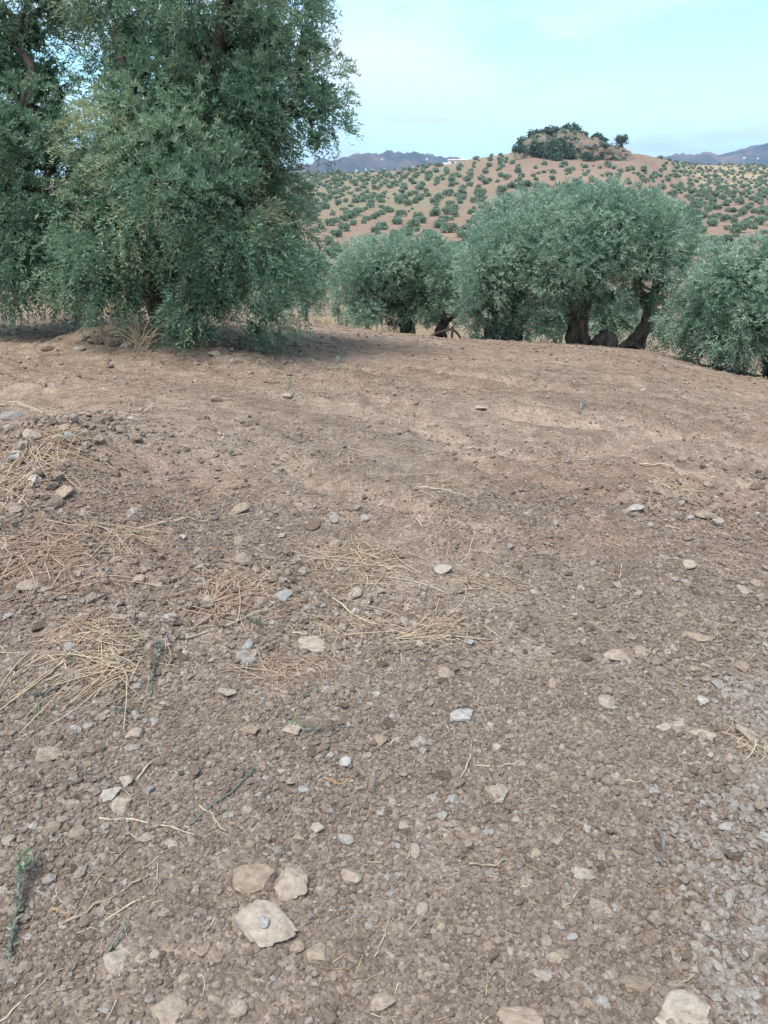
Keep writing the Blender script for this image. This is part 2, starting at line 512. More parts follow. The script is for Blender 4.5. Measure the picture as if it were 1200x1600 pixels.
def crown_mesh(name, lobes, n_clump, per_clump, nleaf, spray, leaf, width, mat, seed, clump_r=.28, core=3000, back=.35, core_size=.16, cy=None, droop=.35, gap=1.0):
    """lobes (m,6): centre and radii of foliage masses; clumps sit on their shells, sprays on the clumps"""
    r = np.random.default_rng(seed)
    lobes = np.asarray(lobes, float)
    C = lobes[:, :3]
    RR = np.maximum(lobes[:, 3:6] - (spray * .30 + clump_r * .45), lobes[:, 3:6] * .5)
    area = RR[:, 0] * RR[:, 2] + RR[:, 0] * RR[:, 1]
    cyy = C[:, 1].mean() if cy is None else cy
    lo = r.choice(len(lobes), 14000, p=area / area.sum())
    d = unit(r.normal(size=(len(lo), 3)))
    p = C[lo] + d * RR[lo] * r.uniform(.70, 1.12, len(lo))[:, None]
    q = np.linalg.norm((p[:, None, :] - C[None]) / RR[None], axis=2)
    q[np.arange(len(lo)), lo] = 9
    keep = q.min(1) > .74
    keep &= (p[:, 1] < cyy + .2) | (r.random(len(lo)) < back)
    p, d = p[keep], d[keep]
    sel = np.zeros((0, 3)); idx = []
    for i in range(len(p)):                       # clumps keep apart, so that dark gaps open between them
        if len(idx) >= n_clump: break
        if not idx or np.min(np.sum((p[idx] - p[i]) ** 2, 1)) > (gap * clump_r) ** 2: idx.append(i)
    cp, cd = p[idx], d[idx]
    print(name, 'clumps', len(idx))
    zmin, zmax = (C - RR)[:, 2].min(), (C + RR)[:, 2].max()
    hh = (cp[:, 2] - zmin) / (zmax - zmin)
    tint_c = np.clip(r.normal(.47, .21, len(cp)), .03, .97)
    m = per_clump
    off = unit(r.normal(size=(len(cp), m, 3)) + cd[:, None, :] * .9) * (r.random((len(cp), m, 1)) ** .28) * clump_r * r.uniform(.65, 1.3, len(cp))[:, None, None]
    off[:, :, 2] *= .85
    sp = (cp[:, None, :] + off).reshape(-1, 3)
    up = (np.where(hh > .35, .40, -droop * .35) + r.normal(0, .2, len(hh)))[:, None, None] * np.array([0, 0, 1.0])
    sd_ = (unit(off) * .95 + cd[:, None, :] * .25 + up + r.normal(0, .24, off.shape)).reshape(-1, 3)
    ti = np.repeat(tint_c, m) + r.normal(0, .10, len(cp) * m)
    parts = [sprays(sp, sd_, r, nleaf, spray, leaf, width, ti, droop=droop)]
    if core:
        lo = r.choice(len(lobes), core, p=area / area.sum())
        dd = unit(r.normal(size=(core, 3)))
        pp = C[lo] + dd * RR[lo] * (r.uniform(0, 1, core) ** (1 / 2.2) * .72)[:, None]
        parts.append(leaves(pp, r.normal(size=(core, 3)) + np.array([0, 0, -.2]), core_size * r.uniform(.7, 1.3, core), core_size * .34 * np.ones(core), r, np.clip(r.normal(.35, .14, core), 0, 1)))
    V = np.concatenate([q[0] for q in parts])
    offs = np.cumsum([0] + [len(q[0]) for q in parts[:-1]])
    Fq = np.concatenate([q[1] + o for q, o in zip(parts, offs)])
    T = np.concatenate([q[2] for q in parts])
    return V, Fq, T, cp

def px_lobes(spec, Y, r, spread=.8):
    out = []
    for s in spec:
        u, v, ru, rv = s[:4]
        dyy = s[4] if len(s) > 4 else r.uniform(-spread, spread)
        c = at(u, v, Y + dyy)
        k = depth(c) / F
        out.append((*c, ru * k, (ru * k + rv * k) * .5, rv * k))
    return np.array(out)

def limb(ctrl, r0, r1, sides=9, n=16, wob=.02, seed=0, gnarl=.12):
    rr = np.random.default_rng(seed)
    path = smooth_path(ctrl, n, wob, rr)
    rad = np.linspace(1, 0, n) ** .8 * (r0 - r1) + r1
    rad[0] *= 1.25
    V, Fq = tube_arrays(path, rad, sides)
    c = np.repeat(path, sides, axis=0)
    ii = np.arange(len(V)); nz = vnoise(ii % sides * .9 + seed, ii // sides * .32, 3)
    V = c + (V - c) * (1 + gnarl * 2 * (nz - .5))[:, None]
    return V, Fq

def hz(x, y): return float(H(x, y, fine=False))

# ---------------------------------------------------------------- ground sheet
def build_ground():
    th_f = np.linspace(-R(37), R(37), 300)
    th_b = np.linspace(R(37), R(360 - 37), 50)[1:-1]
    th = np.concatenate([th_f, th_b])
    rr = [0.35]
    while rr[-1] < 9000:
        q = rr[-1]
        g = .0085 if q < 16 else (.013 if q < 600 else .05)
        rr.append(q * (1 + g))
    rr = np.array(rr)
    RRg, TH = np.meshgrid(rr, th, indexing='ij')
    X, Y = RRg * np.sin(TH), RRg * np.cos(TH)
    Z = H(X.ravel(), Y.ravel()).reshape(X.shape)
    nr, nt = X.shape
    V = np.stack([X, Y, Z], 2).reshape(-1, 3)
    V = np.concatenate([V, [[0, 0, hz(0, 0)]]])
    i, j = np.meshgrid(np.arange(nr - 1), np.arange(nt), indexing='ij')
    k = (j + 1) % nt
    quads = np.stack([i * nt + j, (i + 1) * nt + j, (i + 1) * nt + k, i * nt + k], 2).reshape(-1, 4)[:, ::-1]
    # albedo of each kind of land
    x, y = V[:, 0], V[:, 1]
    rad = np.hypot(x, y)
    t = x / np.maximum(y, 1)
    warm = np.array([.320, .237, .177]); grey = np.array([.308, .240, .190])
    f = sstep(3, 9, rad)[:, None]
    c = grey * (1 - f) + warm * f
    pale = (sstep(.30, .60, t + .25 * (fbm(x * 2.2, y * 2.2, 3, 72) - .5)) * (1 - sstep(2.2, 3.4, rad)))[:, None] * fbm(x * 3, y * 3, 2, 71)[:, None]
    c = c * (1 - .7 * pale) + np.array([.40, .345, .30]) * .7 * pale
    red = sstep(.5, .72, fbm(x * .5, y * .5, 3, 77))[:, None] * .4
    al, ac = x * TILL[0] + y * TILL[1], -x * TILL[1] + y * TILL[0]
    stk = fbm(al * .45, ac * 3.2, 4, 171, .6)
    c = c * (1 + (stk - .5) * .65 * sstep(2, 4, rad) * (1 - sstep(14, 20, rad)))[:, None]
    for (x0, y0_, x1, y1, wd, dp) in RUTS:      # compacted dusty wheel tracks
        lx, ly = x1 - x0, y1 - y0_
        tt = np.clip(((x - x0) * lx + (y - y0_) * ly) / (lx * lx + ly * ly), 0, 1)
        ds = np.hypot(x - (x0 + tt * lx), y - (y0_ + tt * ly)) + (vnoise(x * 3, y * 3, 41) - .5) * .05
        g = np.exp(-(ds / (1.3 * wd)) ** 2) * np.minimum(1, 8 * np.minimum(tt, 1 - tt))
        rim = np.exp(-((ds - 2.2 * wd) / (.7 * wd)) ** 2) * np.minimum(1, 8 * np.minimum(tt, 1 - tt))
        c = c * (1 + .08 * g - .12 * rim)[:, None]
    c = c * (1 - red) + np.array([.30, .195, .14]) * red
    dry = (sstep(20, 25, y) * (1 - sstep(48, 70, y)) * sstep(.35, .6, fbm(x / 7, y / 7, 3, 81)) * (1 - .75 * sstep(-.02, .08, t)))[:, None]
    c = c * (1 - .85 * dry) + np.array([.42, .33, .20]) * .85 * dry
    hill = sstep(50, 85, y)[:, None]
    hn = fbm(x / 30, y / 22, 4, 91)[:, None]
    hs = np.array([.275, .185, .135]) * (1 - hn) * 1.0 + np.array([.325, .245, .178]) * hn
    gr = (sstep(.5, .68, fbm(x / 55, y / 40, 3, 97)) * (1 - sstep(.02, .2, t)))[:, None] * .8
    hs = hs * (1 - gr) + np.array([.26, .235, .145]) * gr
    ter = (sstep(.315, .37, t) * sstep(270, 310, y) * (1 - sstep(500, 520, y)) * sstep(.45, .6, .5 + .5 * np.sin(y / 9.5 + x * .01 + 2 * fbm(x / 40, y / 40, 2, 99))))[:, None]
    hs = hs * (1 - .85 * ter) + np.array([.46, .37, .225]) * .85 * ter
    c = c * (1 - hill) + hs * hill
    farm = sstep(700, 1500, rad)[:, None]
    c = c * (1 - farm) + np.array([.22, .18, .12]) * farm
    c[-1] = grey
    me = mesh_np('ground', V, quads, M['soil'], True, None, c)
    # close the little hole under the camera
    o = obj('ground', me)
    import bmesh
    bm = bmesh.new(); bm.from_mesh(me); bm.verts.ensure_lookup_table()
    last = bm.verts[len(V) - 1]
    for a in range(nt):
        try: bm.faces.new((bm.verts[a], bm.verts[(a + 1) % nt], last)).smooth = True
        except ValueError: pass
    bmesh.ops.recalc_face_normals(bm, faces=bm.faces[-nt:])
    bm.to_mesh(me); bm.free()
    tag(o, kind='structure')
build_ground()

# ---------------------------------------------------------------- far mountains
def m_mountain():
    m, n, l = mat_new('mountain scrub')
    g = n.new('ShaderNodeNewGeometry')
    z = noise(n, l, g.outputs['Position'], .006, 7, .65)
    r = ramp(n, [(.36, (.025, .03, .022)), (.5, (.075, .055, .042)), (.62, (.18, .115, .082))]); l.new(z.outputs['Fac'], r.inputs[0])
    finish(n, l, r.outputs[0], z.outputs['Fac'], .8, 8, .95, .1)
    return m
M['mountain'] = m_mountain()

def mountain(name, prof, D, depthm, seed):
    prof = np.array(prof, float)
    us = np.linspace(prof[0, 0], prof[-1, 0], 140)
    vs_ = np.interp(us, prof[:, 0], prof[:, 1])
    rows = np.linspace(-1, 1, 41)
    V = []
    for w in rows:
        Yv = D + w * depthm
        d = np.array([ray(u, v) for u, v in zip(us, vs_)])
        top = EYE + D * d[:, 2] / d[:, 1]
        x = D * d[:, 0] / d[:, 1] * (1 + 0.0 * w)
        n = fbm(x / 230 + seed, np.full_like(x, Yv) / 230, 6, seed, .6)
        prof_w = 1 - abs(w) ** 1.3
        z = -25 + (top + 25) * prof_w * (1 + (n - .5) * 2.2 * min(1, abs(w) * 2.5)) + (n - .5) * 12
        edge = np.minimum(1, np.minimum(us - us[0], us[-1] - us) / 25.0)
        z = -25 + (z + 25) * edge
        V.append(np.stack([x, np.full_like(x, Yv), z], 1))
    V = np.concatenate(V)
    nc = len(us)
    i, j = np.meshgrid(np.arange(len(rows) - 1), np.arange(nc - 1), indexing='ij')
    q = np.stack([i * nc + j, i * nc + j + 1, (i + 1) * nc + j + 1, (i + 1) * nc + j], 2).reshape(-1, 4)
    o = obj(name, mesh_np(name, V, q, M['mountain'], True))
    return tag(o, kind='structure')

mountain('mountain', [(380, 285), (440, 268), (490, 258), (520, 252), (545, 246), (558, 242), (575, 246), (595, 248), (612, 242), (625, 239), (640, 243), (665, 243), (690, 250), (720, 252), (760, 262), (820, 285)], 3300, 750, 3)
mountain('mountain', [(960, 270), (1000, 252), (1040, 250), (1080, 246), (1120, 243), (1150, 236), (1180, 229), (1200, 224), (1260, 214), (1330, 222), (1420, 260)], 3500, 800, 9)
mountain('mountain', [(940, 275), (1000, 250), (1030, 247), (1050, 245), (1075, 248), (1120, 250), (1160, 262)], 6200, 900, 15)

# ---------------------------------------------------------------- rocky knoll and its scrub
def sphere_pts(sub):
    import bmesh
    bm = bmesh.new()
    bmesh.ops.create_icosphere(bm, subdivisions=sub, radius=1)
    V = np.array([v.co[:] for v in bm.verts]); Fc = np.array([[v.index for v in f.verts] for f in bm.faces])
    bm.free()
    return V, Fc
ICO = {k: sphere_pts(k) for k in (1, 2, 3, 4)}

def n3(p, s, seed):
    return (fbm(p[:, 0] * s + p[:, 2] * s * .7, p[:, 1] * s - p[:, 2] * s * .6, 3, seed) - .5) * 2

def stone_mesh(name, seed, sub=3, planes=12, cut=(.55, .9), rough=.05, mat=None):
    r = np.random.default_rng(seed)
    V, Fc = ICO[sub]
    V = V.copy()
    for _ in range(planes):
        nrm = unit(r.normal(size=3)); c = r.uniform(*cut)
        dd = V @ nrm - c
        V = V - np.maximum(dd, 0)[:, None] * nrm
    V = V * (1 + rough * n3(V, 2.5, seed) + rough * .5 * n3(V, 7, seed + 5))[:, None]
    V = V / np.abs(V).max(0)
    me = mesh_np(name, V, Fc, mat or M['stone'], True)
    try: me.set_sharp_from_angle(angle=R(28))
    except Exception: pass
    return me

def knoll():
    # a broken limestone crag on the summit
    root = thing('rock_outcrop', 'rocky crag of broken tan limestone on the hilltop', 'rock outcrop', (0, 0, 0))
    r = np.random.default_rng(5)
    us = np.linspace(800, 992, 120); ws = np.linspace(-1, 1, 34)
    topv = np.interp(us, [800, 815, 840, 870, 905, 930, 945, 968, 975, 980, 992], [243, 226, 210, 205, 210, 219, 224, 229, 232, 246, 252])
    V = []
    for w in ws:
        Y = 298 + 22 * w
        d = np.array([ray(u, v) for u, v in zip(us, topv)])
        x = 298 * d[:, 0] / d[:, 1]; top = EYE + 298 * d[:, 2] / d[:, 1]
        base = H(x, np.full_like(x, Y), False) - 1.5
        n = fbm(x / 3.2, np.full_like(x, Y) / 3.2, 4, 8); n2 = np.abs(fbm(x / 7, np.full_like(x, Y) / 7, 3, 18) - .5) * 2
        pr = np.clip(1.25 - abs(w) ** 1.5 * 1.25, 0, 1)
        z = base + (top - base) * pr + (n - .5) * 4.2 * pr - n2 * 2.6 * pr
        z = np.where(abs(w) == 1, base, np.floor(z / 1.1) * 1.1 * .55 + z * .45)
        z[0] = base[0]; z[-1] = base[-1]
        V.append(np.stack([x + (n2 - .4) * 1.2, np.full_like(x, Y), z], 1))
    V = np.concatenate(V); nc = len(us)
    i, j = np.meshgrid(np.arange(len(ws) - 1), np.arange(nc - 1), indexing='ij')
    q = np.stack([i * nc + j, i * nc + j + 1, (i + 1) * nc + j + 1, (i + 1) * nc + j], 2).reshape(-1, 4)
    obj('crag', mesh_np('crag', V, q, M['outcrop'], False), root)
    for k, (u, v, w) in enumerate([(955, 236, 13), (940, 236, 12), (966, 240, 10), (925, 230, 11), (905, 228, 12), (915, 238, 10), (890, 222, 9), (845, 222, 9), (975, 236, 7), (930, 243, 10), (950, 246, 9)]):
        p = at(u, v, 281 - (v - 225) * .25)
        s = w * p[1] / F
        b = obj('boulder', stone_mesh('boulder', 300 + k, 3, 9, (.45, .85), .1, M['outcrop']), root, p)
        b.scale = (s * .62, s * .5, s * .42)
        b.rotation_euler = (0, 0, r.uniform(-.5, .5))
knoll()

def bush_mesh(name, seed, mat, n=420, leaf=.16, squash=.8, trunk=0.0):
    """rounded crown of radius one standing on z=0"""
    r = np.random.default_rng(seed)
    k = 15
    c = np.c_[r.uniform(-.6, .6, k), r.uniform(-.6, .6, k), r.uniform(.25, 1.15, k) * squash + trunk]
    rad = r.uniform(.28, .46, k)
    lo = r.integers(0, k, n)
    d = unit(r.normal(size=(n, 3)))
    p = c[lo] + d * rad[lo][:, None] * r.uniform(.8, 1.08, n)[:, None]
    p[:, 2] = np.maximum(p[:, 2], .06 + trunk * .7)
    lt = np.clip(r.normal(.45, .16, k)[lo] + r.normal(0, .12, n), 0, 1)
    V, Fq, T = leaves(p - d * leaf * .3, d + r.normal(0, .8, (n, 3)), leaf * r.uniform(.8, 1.5, n), leaf * .62 * np.ones(n), r, lt)
    # dense inner mass so that the crown is not see-through
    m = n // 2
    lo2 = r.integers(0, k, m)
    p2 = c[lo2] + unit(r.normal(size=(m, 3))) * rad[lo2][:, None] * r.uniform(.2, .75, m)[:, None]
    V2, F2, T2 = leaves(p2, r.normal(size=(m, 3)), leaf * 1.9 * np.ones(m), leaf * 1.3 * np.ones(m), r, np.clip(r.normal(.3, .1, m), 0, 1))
    V3, F3 = limb([(0, 0, -.15), (.03, .02, .25 + trunk), (-.05, .04, .6 + trunk)], .09, .04, 6, 5, .01, seed)
    Vn = np.concatenate([V, V2, V3]); Fn = np.concatenate([Fq, F2 + len(V), F3 + len(V) + len(V2)])
    T = np.concatenate([T, T2, np.full(len(V3), .1)])
    me = mesh_np(name, Vn, Fn, mat, False, T)
    me.materials.append(M['bark_dark'])
    mi = np.zeros(len(Fn), np.int32); mi[-len(F3):] = 1
    me.polygons.foreach_set('material_index', mi)
    return me

SCRUB = [bush_mesh('scrub_bush', 40 + i, M['leaf_oak'], 420, .17, .75) for i in range(4)]
SCRUBT = [(812, 232, 9, 'dark bush at the foot of the crag where the olive rows end'), (822, 224, 10, 'dark round bush on the left shoulder of the crag'), (836, 213, 10, 'dark bush breaking the skyline at the left of the crag'),
          (850, 207, 8, 'small dark bush on the skyline of the crag'), (862, 206, 11, 'broad dark bush on the crest of the crag'), (877, 205, 6, 'tiny bush on the crest between two larger ones'),
          (893, 206, 13, 'large rounded dark bush standing highest on the crag crest'), (909, 211, 8, 'low bush right of the rounded crest bush'), (932, 216, 10, 'dark bush where the bare crag begins to fall right'), (935, 224, 11, 'dark bush on the bare rock face below the skyline'),
          (872, 234, 17, 'largest dark thicket on the front face of the crag'), (855, 238, 13, 'dark bush beside the largest thicket on the crag face'), (889, 240, 10, 'green bush under the bare rocks of the crag face'),
          (838, 232, 11, 'dark bush on the left face of the crag'), (917, 247, 9, 'olive green bush at the foot of the bare cliff'), (945, 228, 6, 'small low bush on the ledge near the lone tree'), (865, 249, 12, 'wide green bush at the base of the crag'), (880, 221, 9, 'dark bush in the cleft near the crag crest')]
for k, (u, v, w, lab) in enumerate(SCRUBT):
    Y = 296 if v < 226 else 284 - (v - 226) * .5
    p = at(u, v + w * .75, Y)
    s = w * Y / F * 1.35
    o = obj('scrub_bush', SCRUB[k % 4], None, p)
    o.scale = (s, s, s * .95); o.rotation_euler = (0, 0, k * 1.7)
    tag(o, lab, 'bush', 'bushes growing on the rocky crag')

def low_scrub():
    r = np.random.default_rng(66)
    VV, FF, TT, off = [], [], [], 0
    src = []
    for i in range(2):
        me = bush_mesh('tmp', 95 + i, M['leaf_oak'], 90, .34, .6, 0)
        V = np.empty(len(me.vertices) * 3, np.float32); me.vertices.foreach_get('co', V)
        T = np.empty(len(me.vertices), np.float32); me.attributes['tint'].data.foreach_get('value', T)
        src.append((V.reshape(-1, 3), np.array([list(q.vertices) for q in me.polygons]), T)); bpy.data.meshes.remove(me)
    dg = bpy.context.evaluated_depsgraph_get()
    crag = [q for q in bpy.data.objects if q.name == 'crag'][0]
    bpy.context.view_layer.update()
    for k in range(150):
        u, v = r.uniform(806, 992), r.uniform(206, 258)
        d = Vector(ray(u, v)).normalized()
        ok, loc, nrm, _ = crag.ray_cast(Vector((0, 0, EYE)), d)
        if not ok: continue
        V, Fq, T = src[k % 2]
        sc_ = r.uniform(.5, 1.5)
        VV.append(V * np.array([sc_, sc_, sc_ * .8]) + np.array(loc) + np.array([0, .2, -.15])); FF.append(Fq + off); TT.append(T); off += len(V)
    o = obj('low_scrub', mesh_np('low_scrub', np.concatenate(VV), np.concatenate(FF), M['leaf_far'], False, np.concatenate(TT)))
    tag(o, 'low grey green scrub tufts growing in the cracks of the crag', 'scrub', None, 'stuff')
low_scrub()

def small_tree(u, v0, Y, w, hgt, lab, seed, mat, trunk_h=.5, name='small_tree'):
    p = at(u, v0, Y)
    t = thing(name, lab, 'tree', p)
    s = w * Y / F
    V, Fq = limb([(0, 0, -.4 * s), (.06 * s, 0, trunk_h * s * .6), (-.05 * s, 0, trunk_h * s * 1.6)], .12 * s, .05 * s, 7, 7, .01 * s, seed)
    obj('trunk', mesh_np('trunk', V, Fq, M['bark_dark'], True), t)
    me = bush_mesh('crown', seed, mat, 520, .15, .8, trunk_h)
    o = obj('crown', me, t); o.scale = (s, s, hgt * Y / F / 1.55)
    return t
small_tree(970, 234, 294, 12, 20, 'lone dark tree standing apart on the right end of the crag', 71, M['leaf_oak'], .35)

# ---------------------------------------------------------------- white farmhouse and the far hamlet
def box(x0, x1, y0, y1, z0, z1):
    V = np.array([(x, y, z) for x in (x0, x1) for y in (y0, y1) for z in (z0, z1)], float)
    Fq = np.array([(0, 1, 3, 2), (4, 6, 7, 5), (0, 4, 5, 1), (2, 3, 7, 6), (0, 2, 6, 4), (1, 5, 7, 3)])
    return V, Fq

def gable(x0, x1, y0, y1, z0, z1, ov=.25):
    ym = (y0 + y1) / 2
    V = np.array([(x0 - ov, y0 - ov, z0), (x1 + ov, y0 - ov, z0), (x1 + ov, y1 + ov, z0), (x0 - ov, y1 + ov, z0), (x0 - ov, ym, z1), (x1 + ov, ym, z1),
                  (x0 - ov, y0 - ov, z0 - .15), (x1 + ov, y0 - ov, z0 - .15), (x1 + ov, y1 + ov, z0 - .15), (x0 - ov, y1 + ov, z0 - .15)])
    Fq = [(0, 1, 5, 4), (2, 3, 4, 5), (1, 2, 5, 5), (3, 0, 4, 4), (6, 9, 8, 7), (0, 6, 7, 1), (1, 7, 8, 2), (2, 8, 9, 3), (3, 9, 6, 0)]
    return V, Fq

def poly_mesh(name, V, Fq, mat):
    me = bpy.data.meshes.new(name)
    me.from_pydata([tuple(v) for v in V], [], [tuple(dict.fromkeys(int(i) for i in f)) for f in Fq])
    me.materials.append(mat); me.update()
    return me

def house(p, w, d, h, lab, wing=True, name='farmhouse', group=None):
    t = thing(name, lab, 'house', p, group)
    obj('wall', poly_mesh('wall', *box(-w / 2, w / 2, -d / 2, d / 2, -2, h), M['white_wall']), t)
    obj('roof', poly_mesh('roof', *gable(-w / 2, w / 2, -d / 2, d / 2, h + .16, h + .16 + d * .07), M['roof']), t)
    for x in (-.28, .05, .33):
        obj('window', poly_mesh('window', *box(x * w - .4, x * w + .4, -d / 2 - .03, -d / 2 + .03, h * .4, h * .8), M['window']), t)
    if wing:
        obj('wing', poly_mesh('wing', *box(-w / 2 - 2.6, -w / 2 - .01, -d / 2 + .6, d / 2 - .6, -2, h * .72), M['white_wall']), t)
        obj('chimney', poly_mesh('chimney', *box(w * .3, w * .3 + .5, -.3, .3, h, h + 1.9), M['white_wall']), t)
    return t
p = at(714, 262, 322)
house(p, 6.6, 4.5, 2.5, 'white farmhouse on the olive hill ridge left of the crag')
for k, (u, v, w, lab) in enumerate([(557, 267, 13, 'white house furthest left below the far mountain'), (572, 265.5, 9, 'white house second from left below the far mountain'), (583, 266.5, 9, 'small white house in the hamlet below the mountain dip'),
                                    (600, 265, 11, 'white house at the right end of the far hamlet'), (645, 262, 9, 'white house alone under the right peak of the mountain'), (667, 249, 11, 'white house high on the right flank of the mountain'),
                                    (597, 249, 9, 'white house high in the dip between the two peaks'), (1163, 247, 16, 'long white house low on the mountain at right'), (1184, 248, 9, 'small white house right of the long one on the right mountain')]):
    D = 2560 if u < 900 else 2700
    pp = at(u, v, D)
    house(pp, w * .55, 5, 3.6, lab, False, 'house', 'white houses on the far mountains')

# ---------------------------------------------------------------- olive trees on the hill
HILL = [bush_mesh('hill_olive', 60 + i, M['leaf_far'], 700, .16, .74, .12) for i in range(8)]
def hill_trees():
    r = np.random.default_rng(21)
    cand = []
    for gx in range(-120, 240):
        for gy in range(0, 148):
            # rows run up the slope, a different layout right of the crag
            a = R(14)
            x0, y0 = gx * 4.8, 62 + gy * 5.0
            x = x0 * math.cos(a) + (y0 - 200) * math.sin(a) * .55 + r.normal(0, .8)
            y = y0 - x0 * math.sin(a) * .35 + r.normal(0, .8)
            if y < 58: continue
            t = x / y
            if t < -.17 or t > .56: continue
            if t > .28 and y > 250:
                x += r.normal(0, .5)
            rd = float(np.interp(t, RT_TAB, RD_TAB))
            if y > rd + 6: continue
            if .155 < t < .325 and y > 262: continue      # the crag
            if abs(t - .086) < .018 and 300 < y: continue     # in front of the farmhouse
            miss = .05 + .25 * (fbm(np.array([x / 28]), np.array([y / 28]), 2, 33)[0] > .60)
            if r.random() < miss: continue
            s = r.choice([.7, 1.05, 1.35], p=[.25, .5, .25]) * r.uniform(.75, 1.1) * (.85 if t > .28 and y > 240 else 1)
            if r.random() < .1: s *= .6
            cand.append((y / s, x, y, s))
    cand.sort()
    far = []
    boxes = [q for L in CROWN_PX for q in L]
    def proj(x, y, z):
        dz = z - EYE
        fw = y * math.cos(PITCH) - dz * math.sin(PITCH); up = y * math.sin(PITCH) + dz * math.cos(PITCH)
        return 600 + F * x / fw, 800 - F * up / fw
    cols = [(520, 'beside the big left tree'), (600, 'below the left mountain peak'), (690, 'below the right mountain peak'), (745, 'below the white farmhouse'), (810, 'between farmhouse and crag'),
            (860, "below the crag's left shoulder"), (915, 'below the middle of the crag'), (990, 'below the lone tree'), (1040, 'just right of the crag'), (1100, 'well right of the crag'), (1155, 'near the right edge'), (9999, 'at the very right edge')]
    rows = [(268, 'along the skyline'), (290, 'high on the hill'), (315, 'on the upper slope'), (345, 'halfway down the hill'), (400, 'low on the hill'), (9999, 'at the foot of the hill')]
    groups = {0: 'olive trees on the slope left of the farmhouse', 1: 'olive trees on the slope below the crag', 2: 'olive trees in rows right of the crag'}
    ordn = 'leftmost,second,third,fourth,fifth,sixth,seventh,eighth,ninth,tenth,eleventh,twelfth,thirteenth,fourteenth,fifteenth,sixteenth,seventeenth,eighteenth,nineteenth,twentieth'.split(',')
    cells = {}; n_ind = 0
    for i, (_, x, y, s) in enumerate(cand):
        z = hz(x, y) - .05
        u, v = proj(x, y, z + s * .6)
        hid = u < 452 or u > 1205 or any(((u - a) / (c * .95)) ** 2 + ((v - b) / (d * .95)) ** 2 < 1 for a, b, c, d in boxes)
        if hid and y < 75: continue                       # wholly behind the near crowns
        if n_ind < 300 and not hid:
            n_ind += 1
            o = obj('olive_tree', HILL[i % 8], None, (x, y, z))
            o.scale = (s * r.uniform(.9, 1.15), s, s * r.uniform(.8, 1.0)); o.rotation_euler = (0, 0, r.uniform(0, 6.28))
            cl = next(n for q, n in cols if u < q); rw = next(n for q, n in rows if v < q)
            tag(o, None, 'olive tree', groups[0 if u < 700 else 1 if u < 960 else 2])
            cells.setdefault((rw, cl), []).append((u, o))
        else:
            far.append((x, y, z, s, r.uniform(0, 6.28)))
    for (rw, cl), L in cells.items():
        L.sort(key=lambda q: q[0])
        for k, (u, o) in enumerate(L):
            if len(L) == 1: o['label'] = 'only olive tree %s %s' % (rw, cl)
            elif k == len(L) - 1: o['label'] = 'rightmost olive tree %s %s' % (rw, cl)
            elif k == 0: o['label'] = 'leftmost olive tree %s %s' % (rw, cl)
            else: o['label'] = '%s olive tree from the left %s %s' % (ordn[min(k, 19)], rw, cl)
    # the remaining, smallest ones as one mass
    P = []
    for i in range(3):
        me = bush_mesh('tmp', 90 + i, M['leaf_far'], 100, .38, .72, .1)
        V = np.empty(len(me.vertices) * 3, np.float32); me.vertices.foreach_get('co', V); V = V.reshape(-1, 3)
        Fq = np.array([list(q.vertices) for q in me.polygons]); T = np.empty(len(V), np.float32); me.attributes['tint'].data.foreach_get('value', T)
        P.append((V, Fq, T)); bpy.data.meshes.remove(me)
    VV, FF, TT, off = [], [], [], 0
    for i, (x, y, z, s, a) in enumerate(far):
        V, Fq, T = P[i % 3]
        c, sn = math.cos(a), math.sin(a)
        W = np.stack([V[:, 0] * c - V[:, 1] * sn, V[:, 0] * sn + V[:, 1] * c, V[:, 2] * .9], 1) * s + np.array([x, y, z])
        VV.append(W); FF.append(Fq + off); TT.append(T); off += len(W)
    if VV:
        o = obj('far_olive_grove', mesh_np('far_olive_grove', np.concatenate(VV), np.concatenate(FF), M['leaf_far'], False, np.concatenate(TT)))
        tag(o, 'distant small olive trees thickly covering the ridge and upper slopes', 'olive grove', None, 'stuff')
    print('hill trees', len(cand), 'far', len(far))

